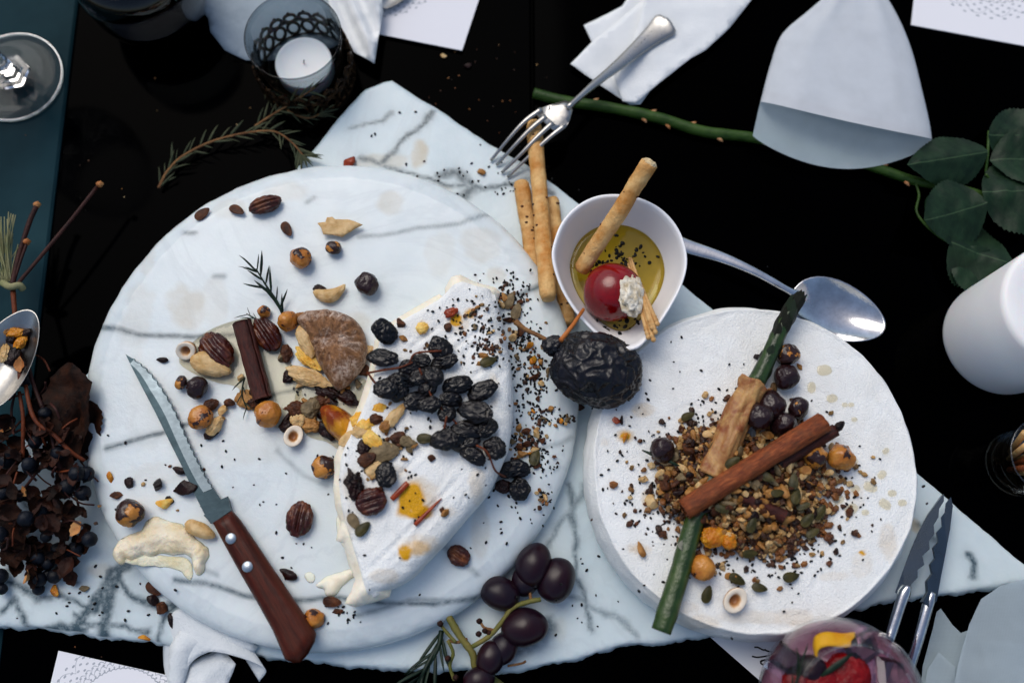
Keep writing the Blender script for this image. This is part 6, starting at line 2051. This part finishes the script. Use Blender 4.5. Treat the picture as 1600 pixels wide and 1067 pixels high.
for lb, x, y, r, mt, z in (("black ragged crumb left of the nut pile above the knife blade", 253, 562, 9, 'dark_skin', ZD), ("dark triangular skin flake left of the knife blade", 245, 757, 12, 'dark_skin', ZD), ("pair of dark nut skins against the knife blade, upper one", 279, 734, 11, 'dark_skin', ZD), ("big dark nut skin against the knife blade above the bolster", 288, 760, 19, 'dark_skin', ZD), ("yellow and dark crumb above the cheese smear", 257, 787, 12, 'yellow', ZD),
                           ("dark crumb right of the cheese smear's yellow crumb", 265, 782, 8, 'dark_skin', ZD), ("brown crumb pair at the left rim of the board, upper", 202, 755, 10, 'dark_skin', ZD), ("tan crumb at the left rim of the board beside the bouquet", 183, 775, 10, 'brown', ZD - .001), ("orange crumb at the left rim of the board, highest", 172, 747, 9, 'amber', ZD - .001), ("dark crumb on the board below the knife rivets", 450, 896, 14, 'dark_skin', ZD), ("tan crumb at the lower rim of the board by the cheese tip", 525, 955, 10, 'brown', ZD - .002),
                           ("dark husk on the slab below the left rim of the board", 240, 938, 11, 'dark_skin', ZS), ("brown husk on the slab lowest under the left rim", 252, 948, 12, 'brown', ZS), ("purple-black bit on the slab above its front edge", 268, 970, 11, 'dark_skin', ZS), ("yellow crumb at the front edge of the slab", 226, 996, 9, 'amber', ZS), ("yellow crumb on the slab below the bouquet berries", 85, 923, 9, 'amber', ZS), ("grey triangular bit on the slab below the bouquet", 130, 920, 9, 'grey_tan', ZS),
                           ("pale crumb on the black table below the top card", 692, 88, 7, 'cream', 0), ("dark red crumb on the black table right of the top card", 730, 104, 8, 'dark_skin', 0), ("red-brown crumb on the slab behind the round board", 545, 253, 16, 'red_chilli', ZS), ("tan crumb by the fork tines on the slab", 752, 268, 8, 'tan', ZS), ("orange square fruit bit on the left of the cheese wheel", 976, 682, 9, 'amber', ZC), ("red crumb under the dried fruit on the cheese wheel", 962, 657, 8, 'red_chilli', ZC), ("dark crumb under the dried fruit on the cheese wheel", 971, 656, 7, 'dark_skin', ZC),
                           ("brown stretched crumb left of the seed heap on the wheel", 1002, 857, 12, 'tan', ZC), ("cream nut curl at the left of the seed heap on the wheel", 1018, 785, 13, 'cream', ZC), ("black bit beside the asparagus tip", 1183, 557, 7, 'dark_skin', ZC), ("brown crumb right of the two hazelnuts on the wheel", 1250, 572, 6, 'tan', ZC), ("black ragged husk at the top end of the cinnamon sticks", 1308, 668, 13, 'dark_skin', ZC + .012), ("brown ragged crumb at the board edge in the gap beside the wheel", 905, 635, 10, 'brown', ZS)):
    rr_ = mm(r, z)
    tag(ob("loose_crumb", SH[int(x + y) % 9], M[mt], None, W(x, y, z + rr_ * .45), (rs.uniform(-.4, .4), rs.uniform(-.3, .3), rs.uniform(0, 6)), (rr_ * 1.15, rr_, rr_ * .8)), lb, "crumb", "loose crumbs")

# syrup drops on the wheel
drop = mesh(*blob(3, lambda v: Vector((v.x * (1 + .15 * nz(v.x, v.y, 0, 1.5)), v.y * .7 * (1 + .2 * nz(v.y, v.x, 3, 1.5)), max(v.z, -.05) * .16))))
for k, (x, y, r, an) in enumerate(((1288, 578, 12, 0), (1268, 605, 9, 1.3), (1300, 622, 9, .1), (1320, 632, 5, 0), (1330, 632, 5, 0), (1335, 655, 5, 0), (1384, 704, 6, .5), (1378, 741, 8, .6), (1360, 760, 11, -.4), (1336, 763, 8, 0), (1383, 787, 10, -.7), (1394, 770, 7, 0), (1410, 785, 7, 0), (1330, 795, 11, .4), (1310, 780, 9, .3), (1335, 720, 6, 0), (1352, 800, 6, 0), (1292, 748, 18, .3))):
    tag(ob("syrup_drop", drop, M['syrup'], None, W(x, y, ZC + .0008), (0, 0, an), mm(r, .04)), f"{'large' if r > 8 else 'small'} clear syrup drop on the {sector(x, y, 1340, 710, 25, 50)} of the wheel's bare right side", "syrup drop", "syrup drops on the wheel")

# ------------------------------------------------------------------ tiny black seeds (uncountable)
sv, sf = _ICO[1]
wedge_poly = np.array(wedge_px, float)


def seeds(name, label, spots, mat, size=(1.5, 3.2), seed=0, inside=None, outside=None, heapz=False, chop=False):
    r = random.Random(seed)
    V, F = [], []
    for cx, cy, sx, sy, n, z in spots:
        for _ in range(n):
            for _try in range(20):
                x, y = r.gauss(cx, sx), r.gauss(cy, sy)
                if inside is not None and not in_poly([(x, y)], inside)[0]:
                    continue
                if outside is not None and in_poly([(x, y)], outside)[0]:
                    continue
                break
            else:
                continue
            l = mm(r.uniform(*size)); zz_ = z + (heap(x, y) * r.uniform(.2, .85) if heapz else 0)
            c = W(x, y, zz_ + l * .45)
            R = Matrix.Rotation(r.uniform(0, 6.28), 3, 'Z') @ Matrix.Rotation(r.uniform(-.5, .5), 3, 'Y')
            k = len(V)
            for v in sv:
                q = 1 + (.6 * nz(v.x + k, v.y, v.z, 1.7) if chop else 0)
                V.append(c + R @ Vector((v.x * l * q, v.y * l * (.75 if chop else .62) * q, v.z * l * .55 * q)))
            F += [tuple(i + k for i in f) for f in sf]
    o = wob(name, (V, F), M[mat], smooth=not chop)
    o["kind"] = "stuff"
    o["label"] = label
    o["category"] = "seeds"
    return o


wexp = [(x, y) for x, y in wedge_px]
disc_seed = [(800, 445, 14, 10, 26, ZD), (790, 470, 13, 14, 60, ZD), (812, 480, 12, 10, 24, ZD), (822, 525, 14, 12, 34, ZD), (806, 545, 9, 16, 34, ZD), (838, 565, 10, 14, 40, ZD), (815, 595, 14, 14, 26, ZD), (840, 600, 9, 10, 26, ZD), (826, 640, 14, 10, 24, ZD), (848, 655, 8, 9, 24, ZD), (820, 690, 16, 14, 60, ZD), (842, 700, 12, 14, 40, ZD), (880, 655, 10, 5, 16, ZD), (852, 778, 7, 8, 20, ZD), (845, 730, 12, 8, 22, ZD), (800, 790, 20, 18, 14, ZD), (760, 440, 16, 10, 8, ZD), (820, 640, 34, 110, 60, ZD), (620, 720, 150, 110, 20, ZD), (300, 740, 80, 60, 16, ZD), (500, 820, 90, 60, 14, ZD), (490, 630, 40, 24, 18, ZD), (540, 960, 16, 8, 14, ZD)]
seeds("black_seeds", "scattered black sesame seeds on the round marble board", disc_seed, 'seed', seed=1, outside=wexp)
seeds("toasted_crumbs", "fine toasted crumbs between the seeds on the round marble board", [(790, 470, 14, 16, 26, ZD), (812, 530, 14, 20, 18, ZD), (838, 590, 12, 22, 22, ZD), (826, 690, 18, 16, 40, ZD), (850, 655, 8, 8, 12, ZD), (880, 655, 8, 4, 8, ZD), (850, 778, 6, 7, 8, ZD), (490, 640, 36, 24, 16, ZD), (300, 740, 80, 40, 10, ZD)], 'crumb_dust', (2.2, 4.2), 2, outside=wexp, chop=True)
seeds("black_seeds", "scattered black sesame seeds on top of the cut cheese", [(745, 480, 26, 18, 28, ZW), (755, 510, 16, 10, 24, ZW), (720, 535, 26, 14, 26, ZW), (768, 545, 14, 14, 44, ZW), (740, 560, 22, 12, 26, ZW), (640, 670, 40, 40, 40, ZW), (590, 700, 26, 26, 40, ZW), (750, 690, 26, 60, 24, ZW), (640, 780, 50, 60, 14, ZW), (680, 480, 30, 20, 8, ZW), (545, 775, 6, 24, 10, ZW)], 'seed', seed=3, inside=wexp)
seeds("toasted_crumbs", "fine toasted crumbs on top of the cut cheese", [(765, 540, 14, 14, 30, ZW), (745, 495, 18, 14, 14, ZW), (600, 700, 30, 24, 24, ZW), (620, 560, 40, 20, 14, ZW)], 'crumb_dust', (2, 4), 4, inside=wexp, chop=True)
seeds("black_seeds", "scattered black sesame seeds in and around the heap on the cheese wheel", [(1160, 760, 85, 62, 360, ZC), (1060, 770, 22, 34, 90, ZC), (1030, 800, 14, 26, 40, ZC), (1240, 840, 40, 30, 80, ZC), (1190, 880, 50, 20, 60, ZC), (1090, 690, 40, 24, 50, ZC), (1150, 750, 130, 110, 60, ZC), (985, 740, 26, 60, 22, ZC), (1100, 640, 20, 12, 12, ZC), (1310, 800, 24, 30, 14, ZC)], 'seed', seed=5, heapz=True)
seeds("toasted_crumbs", "fine toasted crumbs in the heap on the cheese wheel", [(1165, 760, 64, 46, 1100, ZC), (1060, 770, 22, 34, 60, ZC), (1230, 840, 40, 26, 60, ZC), (1130, 690, 40, 20, 60, ZC)], 'crumb_dust', (2, 4.6), 6, heapz=True, chop=True)
seeds("chopped_nut_mass", "dense mass of chopped nuts filling the heap on the cheese wheel", [(1165, 762, 62, 46, 900, ZC), (1080, 745, 28, 28, 200, ZC), (1250, 785, 32, 36, 260, ZC), (1120, 692, 32, 16, 120, ZC), (1195, 845, 36, 20, 120, ZC)], 'crumb_dust', (3.5, 7), 16, heapz=True, chop=True)
seeds("black_seeds", "scattered dark seeds and specks on the marble slab", [(700, 270, 60, 24, 20, ZS), (775, 285, 20, 16, 14, ZS), (830, 300, 30, 14, 6, ZS), (620, 190, 20, 16, 3, ZS), (200, 930, 60, 30, 16, ZS), (60, 945, 50, 14, 8, ZS), (925, 880, 24, 60, 9, ZS), (910, 960, 40, 20, 5, ZS)], 'seed', seed=7, outside=[(140, 470), (330, 300), (560, 256), (760, 330), (880, 480), (902, 650), (860, 830), (720, 970), (520, 1020), (300, 980), (160, 800)])
seeds("pale_crumbs", "tiny pale crumbs sprinkled on the black tabletop", [(740, 120, 60, 50, 26, 0), (250, 260, 80, 60, 8, 0), (380, 180, 30, 20, 3, 0), (180, 1005, 60, 10, 5, 0)], 'crumb_dust', (1.2, 2.2), 8, outside=[(540, 170), (600, 125), (830, 262), (560, 260)])
